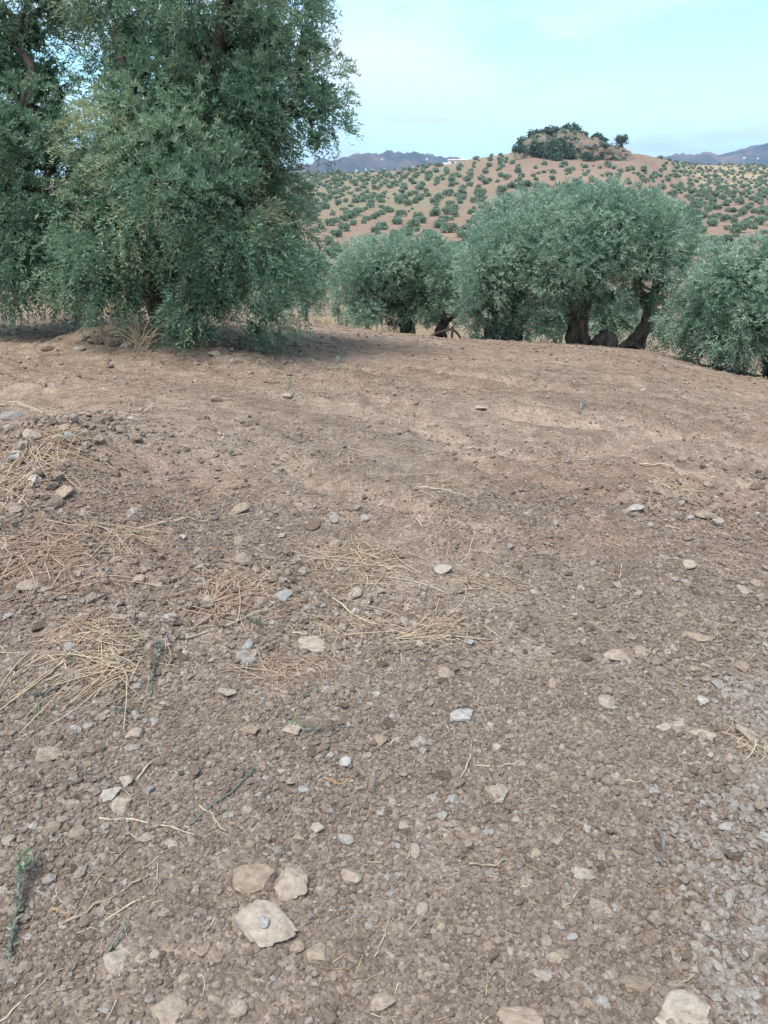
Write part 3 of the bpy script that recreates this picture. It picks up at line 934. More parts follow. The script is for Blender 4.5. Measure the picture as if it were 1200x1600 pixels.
# ---------------------------------------------------------------- the big olive trees
CROWN_PX = []
def big_tree(name, label, base_px, Y, lobes_px, trunks, n_clump, per, nleaf, spray, leaf, width, mat, seed, clump_r=.28, core=3000, spread=.8, core_size=.16, bark='bark', branch_n=26, group=None, twig_n=0, droop=.35, back=.35):
    r = np.random.default_rng(seed)
    CROWN_PX.append([q[:4] for q in lobes_px])
    bx = at(base_px[0], base_px[1], Y)
    base = np.array([bx[0], Y, hz(bx[0], Y)])
    t = thing(name, label, 'olive tree', base, group)
    L = px_lobes(lobes_px, Y, r, spread)
    V, Fq, T, cp = crown_mesh('crown', L, n_clump, per, nleaf, spray, leaf, width, mat, seed, clump_r, core, back, core_size, Y, droop, 1.0 if twig_n else 1.05)
    ground = H(V[:, 0], V[:, 1], False)
    V[:, 2] = np.maximum(V[:, 2], ground + .02)
    obj('crown', mesh_np('crown', V - base, Fq, mat, False, T), t)
    tips = []
    for k, (ctrl, r0, r1) in enumerate(trunks):
        pts = []
        for i, c in enumerate(ctrl):
            q = at(c[0], c[1], Y + (c[2] if len(c) > 2 else 0))
            if i == 0: q[2] = hz(q[0], q[1]) - .12
            pts.append(q)
        kk = depth(pts[0]) / F
        V, Fq = limb(np.array(pts) - base, r0 * kk, r1 * kk, 18, 26, .012, seed + k, .34)
        obj('trunk', mesh_np('trunk', V, Fq, M[bark], True), t)
        tips.append(smooth_path(np.array(pts) - base, 18))
    # boughs from the trunks to the foliage masses
    parts = []
    allp = np.concatenate([q[6:] for q in tips])
    tg = L[:, :3] - base
    for k in range(branch_n):
        e = tg[k % len(tg)] + r.normal(0, .12, 3)
        s = allp[np.argmin(np.linalg.norm(allp - e, axis=1) + r.uniform(0, .5, len(allp)) + np.maximum(0, allp[:, 2] - e[2]) * .8)]
        m = (s + e) / 2 + r.normal(0, .1, 3) + np.array([0, 0, .08])
        parts.append(limb([s, m, e], .035 * (1 + r.random()), .008, 5, 9, .02, seed + 50 + k, .05))
    for k in range(twig_n):
        e = cp[r.integers(len(cp))] - base + r.normal(0, .1, 3)
        near = tg[np.argmin(np.linalg.norm(tg - e, axis=1))]
        m = (near + e) / 2 + r.normal(0, .08, 3)
        parts.append(limb([near, m, e], .011, .004, 4, 6, .012, seed + 90 + k, 0))
    V, Fq = join(parts)
    tag(obj('branch', mesh_np('branch', V, Fq, M[bark], True), t), kind='stuff')
    return t

big_tree('olive_tree', 'large dark olive tree with foliage hanging to the ground on the left', (268, 540), 9.0,
         [(300, 60, 120, 80), (420, 55, 80, 62), (470, 125, 58, 68), (508, 150, 36, 62), (492, 215, 34, 34), (390, 170, 100, 85, -.5), (250, 190, 95, 95, -.3), (205, 70, 62, 80), (300, 285, 115, 85, -.9), (420, 280, 58, 70), (205, 300, 80, 80, -.5),
          (380, 375, 85, 75, -1.0), (260, 380, 80, 60, -.6), (432, 420, 58, 58, -.2), (455, 370, 36, 50), (335, 465, 80, 55, -.8), (415, 488, 46, 44, -.3), (320, 518, 42, 24, -.7), (150, 400, 70, 75, -.7), (165, 452, 45, 38, -.6),
          (285, 440, 50, 60, .5), (400, 515, 34, 26, -.3), (440, 470, 42, 40), (300, -50, 140, 80), (425, -20, 80, 60), (180, -40, 90, 80), (350, 240, 90, 80, .9), (220, 450, 60, 60, .9), (330, 350, 120, 110, 1.2), (486, 60, 40, 50, 0), (165, 250, 55, 65, -.3), (160, 330, 65, 60, -.5), (172, 160, 40, 60, -.2), (190, 220, 60, 80, .5), (175, 380, 70, 70, .6), (240, 300, 90, 90, .8), (300, 150, 110, 100, .9), (400, 110, 90, 90, .7)],
         [([(262, 548), (245, 470), (215, 400, -.1), (190, 280, .2), (205, 130, .3)], 17, 4), ([(275, 550), (268, 470), (272, 400), (305, 260), (340, 90), (360, -40)], 19, 5), ([(285, 548), (310, 470, .2), (380, 350, .2), (440, 200), (470, 110)], 13, 4)],
         460, 54, 16, .21, .058, .0135, M['leaf'], 101, .31, 26000, .9, .10, 'bark', 40, None, 60, .6)
big_tree('olive_tree', 'olive tree cut by the left edge with a bare dark bough showing', (-70, 540), 9.8,
         [(35, 50, 75, 62), (60, -30, 100, 60), (-40, 20, 90, 90), (20, 190, 75, 62), (70, 225, 55, 55), (-60, 150, 90, 90), (10, 300, 80, 75), (75, 330, 70, 62, -.6), (60, 410, 75, 70, -.6), (30, 440, 70, 34, -.5), (95, 444, 55, 30, -.4),
          (-60, 280, 90, 90), (-70, 400, 90, 70), (100, 400, 60, 60, .6), (20, 120, 50, 50, .6), (120, 270, 40, 60, .6), (130, 445, 45, 32, .1), (150, 470, 30, 22, -.2), (40, 370, 70, 60, .5), (95, 340, 60, 60, .4), (0, 425, 70, 44, .3), (60, 430, 60, 40, .6), (100, 440, 50, 50, -.4), (20, 250, 80, 60, .6), (-20, 340, 80, 80, -.3), (30, 400, 70, 60, -.8), (60, 140, 45, 45), (90, 20, 50, 50), (0, 100, 40, 60), (75, 110, 30, 50, .4), (140, 20, 40, 50, .3), (80, 180, 45, 50, .2)],
         [([(-70, 540), (-60, 440), (-20, 300), (48, 125, -.2), (15, 60)], 11, 2.5), ([(-80, 540), (-110, 400), (-130, 200), (-100, 40)], 14, 4), ([(-65, 540), (0, 420), (60, 310), (90, 240, .4), (90, 190, .4)], 8, 2)],
         300, 48, 15, .20, .060, .014, M['leaf'], 131, .31, 16000, .8, .11, 'bark', 30, None, 30, .6)
RG = 'olive trees along the far edge of the field'
big_tree('olive_tree', 'rounded olive tree on two slim trunks behind the leaning fence posts', (660, 525), 17.5,
         [(568, 430, 44, 52), (620, 408, 56, 42), (595, 462, 52, 36), (556, 472, 32, 38), (668, 412, 44, 44), (655, 462, 38, 46), (700, 430, 34, 50), (703, 478, 26, 36), (640, 395, 55, 28), (640, 488, 26, 20), (568, 492, 30, 20), (600, 440, 60, 50, .8), (680, 450, 50, 50, .9)],
         [([(638, 528), (634, 500), (620, 470), (590, 420)], 11, 4), ([(688, 528), (692, 508), (712, 480), (700, 420)], 9, 4)],
         200, 40, 9, .15, .076, .022, M['leaf_silver'], 151, .28, 7000, .7, .13, 'bark_dark', 18, RG)
big_tree('olive_tree', 'olive tree draped to the ground left of the thick bare trunk', (765, 540), 15.5,
         [(762, 425, 44, 48), (758, 480, 42, 48), (808, 470, 30, 52), (795, 385, 46, 42), (738, 470, 24, 44), (780, 515, 45, 22), (775, 450, 45, 45, .7), (830, 430, 35, 45, .4)],
         [([(765, 540), (768, 500), (780, 440), (790, 380)], 10, 4), ([(810, 540), (812, 490), (800, 430)], 6, 3)],
         150, 40, 9, .15, .074, .021, M['leaf_silver'], 171, .27, 5000, .6, .13, 'bark_dark', 12, RG)
big_tree('olive_tree', 'broad spreading olive tree with thick bare trunk and a leaning one', (930, 540), 15.0,
         [(900, 350, 82, 46), (850, 385, 62, 50), (968, 335, 74, 40), (1028, 365, 60, 46), (1062, 398, 36, 40), (940, 395, 80, 48, -.6), (872, 432, 52, 34, -.4), (925, 425, 40, 32, -.5), (1012, 425, 42, 30, -.3), (830, 400, 46, 54), (850, 470, 30, 26), (915, 318, 60, 24), (1000, 385, 60, 40, -.6),
          (888, 474, 40, 22, -.2), (945, 462, 40, 22, .1), (850, 500, 30, 26, 0), (1040, 505, 26, 46, .1), (1018, 468, 26, 22, -.3), (950, 370, 110, 45, .8), (1050, 440, 26, 30, .2), (880, 460, 26, 22, -.3)],
         [([(908, 541), (905, 510), (903, 480), (885, 430), (860, 380)], 19, 7), ([(910, 490, .05), (918, 460), (950, 410), (975, 350)], 10, 4), ([(965, 541), (992, 528), (1012, 500), (1008, 470), (992, 430), (1000, 380)], 9, 5), ([(1008, 475), (1030, 430), (1060, 400)], 7, 3)],
         320, 40, 9, .15, .072, .021, M['leaf_silver'], 191, .26, 11000, .7, .13, 'bark', 24, RG)
big_tree('olive_tree', 'bushy olive tree cut by the right edge with dark low shoots', (1205, 600), 12.0,
         [(1150, 425, 62, 42), (1195, 475, 62, 60, -.4), (1125, 465, 44, 44), (1150, 515, 48, 42, -.3), (1210, 410, 60, 40), (1080, 495, 38, 50, .5), (1115, 545, 44, 24, .2), (1062, 520, 26, 32, .5), (1145, 555, 30, 22, 0), (1250, 450, 70, 70), (1260, 520, 60, 60), (1190, 540, 34, 34, -.1), (1100, 440, 34, 34, .6), (1160, 480, 80, 60, .8)],
         [([(1200, 602), (1198, 560), (1190, 500), (1160, 440)], 9, 4), ([(1225, 602), (1240, 540), (1250, 450)], 9, 4), ([(1120, 578, .5), (1115, 540, .5), (1100, 480, .5)], 5, 3)],
         280, 40, 9, .135, .064, .0185, M['leaf_silver'], 211, .22, 8000, .6, .12, 'bark_dark', 20, RG)
# trees beyond, lower down the slope
big_tree('olive_tree', 'pale olive crown rising behind the draped tree', (800, 470), 30.0,
         [(780, 345, 42, 34), (830, 335, 50, 34), (800, 375, 60, 40), (870, 350, 50, 40)], [([(800, 500), (800, 440), (790, 380)], 6, 3)],
         150, 12, 8, .4, .15, .045, M['leaf_silver'], 231, .3, 1200, .8, .3, 'bark_dark', 6, 'olive trees lower down behind the field edge')
big_tree('olive_tree', 'small grey olive seen between the draped tree and the thick trunk', (868, 535), 24.0,
         [(862, 492, 32, 26), (845, 510, 22, 20), (880, 505, 22, 22)], [([(866, 560), (867, 530), (862, 500)], 4, 2)],
         90, 12, 8, .3, .12, .034, M['leaf_silver'], 241, .22, 700, .5, .24, 'bark_dark', 6, 'olive trees lower down behind the field edge')
big_tree('olive_tree', 'small grey olive seen between the thick trunk and leaning trunk', (960, 535), 25.0,
         [(958, 485, 40, 30), (935, 505, 25, 24), (985, 500, 28, 28)], [([(960, 560), (960, 530), (958, 490)], 4, 2)],
         100, 12, 8, .3, .12, .034, M['leaf_silver'], 251, .22, 800, .5, .24, 'bark_dark', 6, 'olive trees lower down behind the field edge')
big_tree('olive_tree', 'olive tree with grey crown half hidden by the large left tree', (480, 470), 34.0,
         [(480, 425, 36, 30), (455, 440, 36, 28), (498, 440, 22, 24), (478, 462, 30, 26)], [([(478, 490), (478, 460), (480, 430)], 4, 2)],
         120, 12, 8, .42, .16, .045, M['leaf_silver'], 261, .3, 900, .6, .3, 'bark_dark', 6, 'olive trees lower down behind the field edge')

hill_trees()

# ---------------------------------------------------------------- fence posts and stump by the trees
def post(u, v0, v1, Y, lab, lean=0.0, rad=.022, braces=False):
    b = at(u, v0, Y); top = at(u, v1, Y)
    b[2] = hz(b[0], Y) - .2
    t = thing('fence_post', lab, 'fence post', (b[0], Y, b[2] + .2), 'fence posts under the rounded olive tree')
    V, Fq = tube_arrays([(0, 0, -.2), (lean * .5, 0, (top[2] - b[2]) * .5 - .2), (lean, 0, top[2] - b[2] - .2)], [rad] * 3, 8)
    obj('post', mesh_np('post', V, Fq, M['post'], True), t)
    if braces:
        hh = top[2] - b[2] - .25
        for s in (-1, .35):
            V, Fq = tube_arrays([(s * .75, .1, -.1), (s * .35, .05, hh * .5), (.0, .03, hh)], [rad * .9] * 3, 7)
            obj('brace', mesh_np('brace', V, Fq, M['post'], True), t)
    return t
post(532, 515, 478, 18.5, 'thin fence post left of the rounded olive tree', -.06, .016)
post(618, 523, 495, 16.3, 'slim leaning fence post left of the two slim trunks', -.05, .02)
post(706, 532, 510, 16.6, 'braced fence post with slanted struts right of the slim trunks', 0, .028, True)

def stump():
    Y = 14.9
    p = at(945, 540, Y); p[2] = hz(p[0], Y)
    t = thing('tree_stump', 'dark rounded stump between the thick trunk and leaning trunk', 'stump', p)
    k = depth(p) / F
    V, Fc = ICO[4]
    V = V.copy()
    V = V * (1 + .34 * n3(V, 1.5, 5) + .22 * n3(V * np.array([1, 1, .35]), 5, 9))[:, None]
    V = V * np.array([19 * k, 17 * k, 27 * k])
    obj('stump_wood', mesh_np('stump_wood', V, Fc, M['bark'], True), t)
    V, Fq = limb([(.25, -.05, -.05), (.45, -.05, .10), (.62, 0, .02), (.8, 0, -.1)], .09, .05, 8, 10, .01, 8)
    obj('root', mesh_np('root', V, Fq, M['bark'], True), t)
stump()

# ---------------------------------------------------------------- stones
STONE_V = [stone_mesh('stone', 500 + i, 3, 8 + i % 6, (.42, .9), .07) for i in range(14)]
def rock(u, v, w, h, lab, mat='stone', seed=None, flat=.42, group=None, hero=False, name='stone', rot=None, sink=.29):
    p = hit(u, v + h * .28)
    dep = depth(p)
    k = dep / F
    dist = math.hypot(p[1], p[0])
    sinA = EYE / math.hypot(dist, EYE)
    lx = w * k
    ly = max(h * k * .8 / max(sinA, .25), lx * .3) if sinA > .35 else lx * .75
    lz = min(lx, ly) * flat
    if sinA < .35: lz = h * k * .9
    s = seed if seed is not None else int(u * 7 + v * 13)
    if hero: me = stone_mesh(name, s, 4, 16, (.5, .9), .15, M[mat])
    else:
        me = STONE_V[s % 14]
        if mat != 'stone':
            key = (mat, s % 14)
            if key not in CACHE:
                m2 = me.copy(); m2.materials.clear(); m2.materials.append(M[mat]); CACHE[key] = m2
            me = CACHE[key]
    z = float(H(p[0], p[1])) + lz * (.5 - sink)
    o = obj(name, me, None, (p[0], p[1] + ly * .12, z))
    o.scale = (lx * .55, ly * .55, lz * .55)
    rr = random.Random(s)
    o.rotation_euler = (rr.uniform(-.14, .14), rr.uniform(-.14, .14), rr.uniform(-.35, .35) if rot is None else rot)
    tag(o, lab, 'earth clod' if name == 'earth_clod' else 'stone', group)
    return o
CACHE = {}
G1 = 'larger stones lying on the tilled soil'
HERO = [
 (390, 1372, 76, 54, 'tan slab-like stone, upper left of the three big stones in the foreground', 'stone'),
 (456, 1370, 52, 66, 'angular tan stone with a ridge, upper right of the three big stones', 'stone'),
 (409, 1440, 106, 74, 'largest flat tan stone, lowest of the three big ones, pebble on top', 'stone'),
 (498, 1484, 38, 42, 'rounded pale tan stone right of and below the largest flat stone', 'stone'),
 (262, 1576, 52, 52, 'pointed tan stone cut by the bottom edge left of centre', 'stone'),
 (1066, 1582, 84, 56, 'big flat stone half buried at the bottom edge on the right', 'stone'),
 (1000, 1536, 50, 40, 'flat brown stone sunk in soil left of the bent stick', 'stone'),
 (815, 1592, 76, 34, 'wide flat stone cut by the bottom edge right of centre', 'stone'),
 (722, 1117, 34, 26, 'whitish grey two-toned stone alone in the middle of the soil', 'stone_white'),
 (170, 1240, 42, 27, 'oblong tan stone in the pair left of the long pale straw', 'stone'),
 (190, 1256, 34, 32, 'squarish tan stone in the pair left of the long pale straw', 'stone'),
 (872, 1496, 42, 28, 'rounded olive grey stone with a smaller block leaning on it', 'stone'),
 (1172, 1148, 32, 30, 'blocky pale stone by the right edge at the gravelly patch', 'stone'),
 (1048, 1133, 52, 18, 'long low tan stone with dark hollow beneath at mid right', 'stone'),
 (775, 1236, 42, 38, 'dusty stone half buried beside the forked twig', 'stone'),
 (690, 1214, 34, 26, 'dark earth lump left of the dusty half buried stone', 'stone_brown'),
 (185, 1492, 44, 56, 'long thin grey slab in the lower left soil', 'stone'),
 (908, 1363, 38, 28, 'triangular flat tan stone in the right foreground', 'stone'),
 (383, 1028, 40, 24, 'grey sloping stone under the straw heap', 'stone_grey'),
 (490, 1008, 56, 22, 'long thin grey flagstone lying among straw stalks', 'stone'),
 (1103, 803, 36, 18, 'oval tan stone beside the churned patch on the right', 'stone'),
]
for k, (u, v, w, h, lab, mt) in enumerate(HERO):
    rock(u, v, w, h, lab, mt, 900 + k, .40, G1, True, 'earth_clod' if mt == 'stone_brown' else 'stone')
o = rock(412, 1444, 18, 20, 'small white pebble resting on the largest flat stone', 'stone_white', 931, .6, G1, False)
big = [q for q in bpy.data.objects if q.get('label', '').startswith('largest flat tan')][0]
o.location = (big.location.x + .005, big.location.y - .006, big.location.z + big.scale.z * .93)
MEDIUM = [
 (318, 1478, 22, 26, 'small brown stone touching a pale one below the three big stones', 'stone'), (335, 1489, 24, 26, 'small pale stone touching a brown one below the three big stones', 'stone'),
 (462, 1479, 27, 20, 'small wedge stone between the largest flat stone and the rounded one', 'stone'), (548, 1365, 34, 28, 'tan oval stone right of the three big stones', 'stone'),
 (574, 1385, 14, 15, 'small blue grey stone below the tan oval one', 'stone_grey'), (372, 1577, 28, 28, 'rounded tan stone at the bottom edge left of centre', 'stone'),
 (197, 1222, 22, 22, 'upright stone just above the pair left of the pale straw', 'stone'), (852, 1480, 15, 26, 'small block leaning on the olive grey stone', 'stone'),
 (693, 1051, 20, 18, 'pale stone stacked against a brown one below the straw nest', 'stone'), (692, 1066, 20, 16, 'brown stone under the pale one below the straw nest', 'stone_brown'),
 (587, 1082, 16, 14, 'pale round pebble right of the lower straw heap', 'stone'), (950, 1098, 28, 24, 'pale flat stone on bare soil at mid right', 'stone'),
 (866, 1070, 18, 19, 'tan egg-shaped stone on bare soil right of centre', 'stone'), (1097, 1152, 40, 20, 'low tan stone right of the long low one', 'stone'),
 (962, 1026, 36, 17, 'long tan stone in the pair at mid right', 'stone'), (1000, 1018, 28, 17, 'rounded tan stone in the pair at mid right', 'stone'),
 (1085, 994, 52, 14, 'flat half buried stone above the mid right pair', 'stone'), (693, 889, 30, 15, 'long pale stone in the centre of the field', 'stone'),
 (993, 795, 26, 12, 'narrow whitish stone left of the churned patch', 'stone_white'), (1075, 885, 24, 12, 'tan stone below the churned patch', 'stone'),
 (947, 1424, 26, 24, 'pale grey flat stone near the white curved twig', 'stone'), (940, 1568, 20, 20, 'blue slate chip near the bottom edge', 'stone_grey'),
 (918, 1568, 17, 20, 'pale pebble left of the blue slate chip', 'stone'), (1180, 1457, 28, 18, 'whitish stone by the right edge low in the picture', 'stone_white'),
 (1107, 1455, 16, 26, 'upright pale chip in the right foreground', 'stone'), (1117, 1345, 17, 14, 'bright white oval pebble in the right gravel', 'stone_white'),
 (1140, 1292, 30, 18, 'whitish flat stone in the right gravel', 'stone_white'), (1156, 1331, 44, 22, 'broken brown stone in the right gravel', 'stone_brown'),
 (1163, 1280, 16, 22, 'blue grey shard in the right gravel', 'stone_grey'), (965, 1336, 20, 17, 'small pinkish stone right of the triangular one', 'stone'),
 (390, 1145, 30, 22, 'tan stone below the lower straw heap', 'stone'), (352, 1083, 30, 18, 'greyish flat stone between two straw heaps', 'stone'),
 (240, 1127, 15, 14, 'small blue grey stone under the weed by the straw', 'stone_grey'), (138, 1135, 18, 16, 'small white stone under the left straw heap', 'stone_white'),
 (208, 1150, 24, 24, 'round earthy stone in the left clods', 'stone'), (205, 1170, 24, 14, 'grey chip under the round earthy stone', 'stone_grey'),
 (73, 1182, 40, 30, 'long slanted tan slab at the left', 'stone'), (80, 1294, 24, 24, 'tan stone of a pair at the far left', 'stone'),
 (118, 1298, 27, 21, 'second tan stone of the pair at the far left', 'stone'), (265, 1318, 28, 14, 'flat tan stone right of the long pale straw', 'stone'),
 (385, 1265, 16, 15, 'small yellowish stone above the three big stones', 'stone'), (90, 688, 24, 18, 'squarish olive brown stone on the left mound', 'stone'),
 (48, 684, 30, 18, 'reddish stone on the left mound', 'stone'), (108, 678, 20, 22, 'grey stone beside the squarish one on the mound', 'stone_grey'),
 (372, 797, 24, 20, 'tan stone on bare soil left of centre', 'stone'), (490, 820, 26, 18, 'reddish brown lump on bare soil', 'stone_brown'),
 (570, 810, 17, 10, 'small whitish stone on bare soil', 'stone_white'), (378, 876, 22, 18, 'tan stone at the top of the middle straw heap', 'stone'),
 (440, 930, 38, 15, 'flat grey stone right of the middle straw heap', 'stone_grey'), (385, 1010, 17, 17, 'round grey pebble above the grey sloping stone', 'stone_grey'),
 (42, 920, 30, 20, 'pale stone under the reddish straw at the left edge', 'stone'), (16, 952, 17, 34, 'grey leaning slab at the left edge', 'stone_grey'),
 (337, 625, 20, 14, 'tan stone in front of the large left tree', 'stone'), (448, 620, 15, 12, 'round stone beside the green sprig', 'stone'),
 (1186, 762, 24, 14, 'reddish clod at the right edge of the field', 'stone_brown'), (1188, 793, 20, 10, 'second reddish clod at the right edge', 'stone_brown'),
 (600, 1568, 36, 32, 'tan stone near the bottom edge right of the orange root', 'stone'), (660, 1420, 18, 26, 'pale upright flake in the centre foreground', 'stone'),
 (612, 1255, 15, 14, 'pale pebble in the centre foreground', 'stone'), (702, 1310, 15, 18, 'small yellowish pebble in the centre foreground', 'stone'),
 (648, 1325, 16, 26, 'narrow tan flake in the centre foreground', 'stone'), (630, 1290, 18, 20, 'reddish tan pebble in the centre foreground', 'stone'),
 (690, 1275, 20, 14, 'tan wedge stone in the centre foreground', 'stone'), (432, 1328, 18, 14, 'blue grey chip above the angular tan stone', 'stone_grey'),
 (456, 1145, 28, 24, 'tan stone under the whitish green weed', 'stone'), (488, 1172, 24, 22, 'round brown clod beside the whitish green weed', 'stone_brown'),
 (440, 1205, 16, 14, 'small round stone below the whitish green weed', 'stone'), (593, 1155, 24, 22, 'greyish stone right of the whitish green weed', 'stone'),
 (608, 1130, 20, 16, 'round brown clod right of the lower straw heap', 'stone_brown'), (415, 1530, 18, 22, 'greyish pebble near the bottom left of centre', 'stone'),
 (20, 650, 34, 14, 'low grey stone on the crest of the left mound', 'stone_grey'), (100, 770, 28, 20, 'tan stone at the right foot of the left mound', 'stone'),
 (730, 1005, 24, 13, 'grey flat stone right of the straw nest', 'stone_grey'), (645, 965, 18, 12, 'brown clod in the hollow of the straw nest', 'stone_brown'),
 (1085, 1045, 18, 12, 'small pale stone right of the mid right pair', 'stone'), (1160, 1045, 22, 14, 'pale stone near the right edge above the gravel', 'stone'),
 (215, 905, 18, 14, 'pale stone left of the middle straw heap', 'stone'), (265, 970, 22, 18, 'hollow grey stone between two straw heaps', 'stone_grey'),
 (750, 640, 20, 8, 'small pale stone far out on the field', 'stone'), (1073, 562, 18, 10, 'tan stone at the foot of the right tree', 'stone'),
 (1105, 1180, 18, 12, 'small tan stone left of the blocky pale stone', 'stone'), (285, 840, 12, 10, 'small white stone beside the long straw stalk', 'stone_white'),
]
for (u, v, w, h, lab, mt) in MEDIUM:
    rock(u, v, w, h, lab, mt, None, .5, G1, False, 'earth_clod' if mt == 'stone_brown' else 'stone')
# smaller stones, counted but alike
rs = random.Random(55)
LAND = [(390, 1372, 'upper left one of the three big stones'), (456, 1370, 'upper right one of the three big stones'), (409, 1440, 'largest flat stone'), (498, 1484, 'rounded stone by the largest flat stone'),
        (262, 1576, 'pointed stone at the bottom edge'), (1066, 1582, 'big stone at the bottom right'), (1000, 1536, 'flat stone by the bent stick'), (815, 1592, 'wide stone at the bottom edge'),
        (722, 1117, 'two-toned whitish stone'), (180, 1248, 'tan stone pair at left'), (872, 1496, 'rounded olive grey stone'), (1172, 1148, 'blocky stone at the right edge'), (1048, 1133, 'long low tan stone'),
        (775, 1236, 'dusty half buried stone'), (185, 1492, 'long thin grey slab'), (908, 1363, 'triangular flat stone'), (383, 1028, 'grey sloping stone'), (490, 1008, 'long thin flagstone'), (1103, 803, 'oval stone by the churned patch'),
        (150, 1015, 'large straw heap'), (365, 935, 'middle straw heap'), (680, 985, 'straw nest'), (70, 870, 'reddish straw heap'), (1036, 1330, 'dark grey stick'), (770, 1350, 'tan stalk at centre right'), (548, 1365, 'tan oval stone'),
        (693, 889, 'long pale stone in the field'), (980, 1022, 'mid right stone pair'), (1156, 1331, 'broken brown stone in the gravel'), (230, 1288, 'long level straw stalk'), (1075, 885, 'tan stone below the churned patch'), (490, 820, 'reddish lump on the bare soil'), (372, 797, 'tan stone left of centre')]
DIRS = ['right of', 'below and right of', 'below', 'below and left of', 'left of', 'above and left of', 'above', 'above and right of']
COLW = {'stone': 'tan', 'stone_grey': 'grey', 'stone_white': 'whitish', 'stone_brown': 'brown'}
SMALL = {}
taken = [(q[0], q[1], max(q[2], q[3])) for q in HERO + MEDIUM]
cnt = 0
while cnt < 180:
    u, v = rs.uniform(5, 1195), 760 + 830 * rs.random() ** .75
    if rs.random() < .25: u = rs.uniform(1000, 1195); v = rs.uniform(1150, 1590)
    w = 9 + 13 * rs.random() ** 2
    if any(abs(u - a) < (c + w) * .55 and abs(v - b) < (c + w) * .5 for a, b, c in taken): continue
    taken.append((u, v, w)); cnt += 1
    mt = rs.choices(['stone', 'stone_grey', 'stone_white', 'stone_brown'], [7, 2, .6 + (1.2 if u > 1000 else 0), 2])[0]
    o = rock(u, v, w, w * rs.uniform(.6, 1.0), None, mt, rs.randrange(9999), .6, 'small loose stones on the soil')
    lu, lv, ln = min(LAND, key=lambda q: math.hypot(q[0] - u, q[1] - v))
    di = DIRS[int(round(math.atan2(v - lv, u - lu) / (math.pi / 4))) % 8]
    SMALL.setdefault((COLW[mt], di, ln), []).append((math.hypot(lu - u, lv - v), o))
for (cw, di, ln), L in SMALL.items():
    L.sort(key=lambda q: q[0])
    for k, (_, o) in enumerate(L):
        pre = '' if len(L) == 1 else ('nearest ', 'second nearest ', 'third nearest ', 'fourth nearest ', 'fifth nearest ', 'sixth nearest ')[min(k, 5)]
        o['label'] = '%ssmall %s stone %s the %s' % (pre, cw, di, ln)
# the low bank of earth and stones under the big left tree
for k, (u, v, w, h, lab) in enumerate([(180, 537, 26, 14, 'brown stone in the earth bank left of the dry bush'), (198, 541, 18, 11, 'pale stone in the earth bank beside the dry bush'), (150, 535, 24, 14, 'dark clod in the earth bank under the left foliage'),
                                       (335, 556, 20, 11, 'tan stone on the bank under the hanging foliage'), (372, 566, 18, 10, 'brown clod at the right end of the bank'), (125, 545, 18, 9, 'tan stone at the left end of the earth bank'), (75, 545, 20, 9, 'low clod left of the earth bank')]):
    rock(u, v, w, h, lab, 'stone' if k in (1, 3, 5) else 'stone_brown', None, .6, 'stones in the bank under the large tree', False, 'stone' if k in (1, 3, 5) else 'earth_clod')

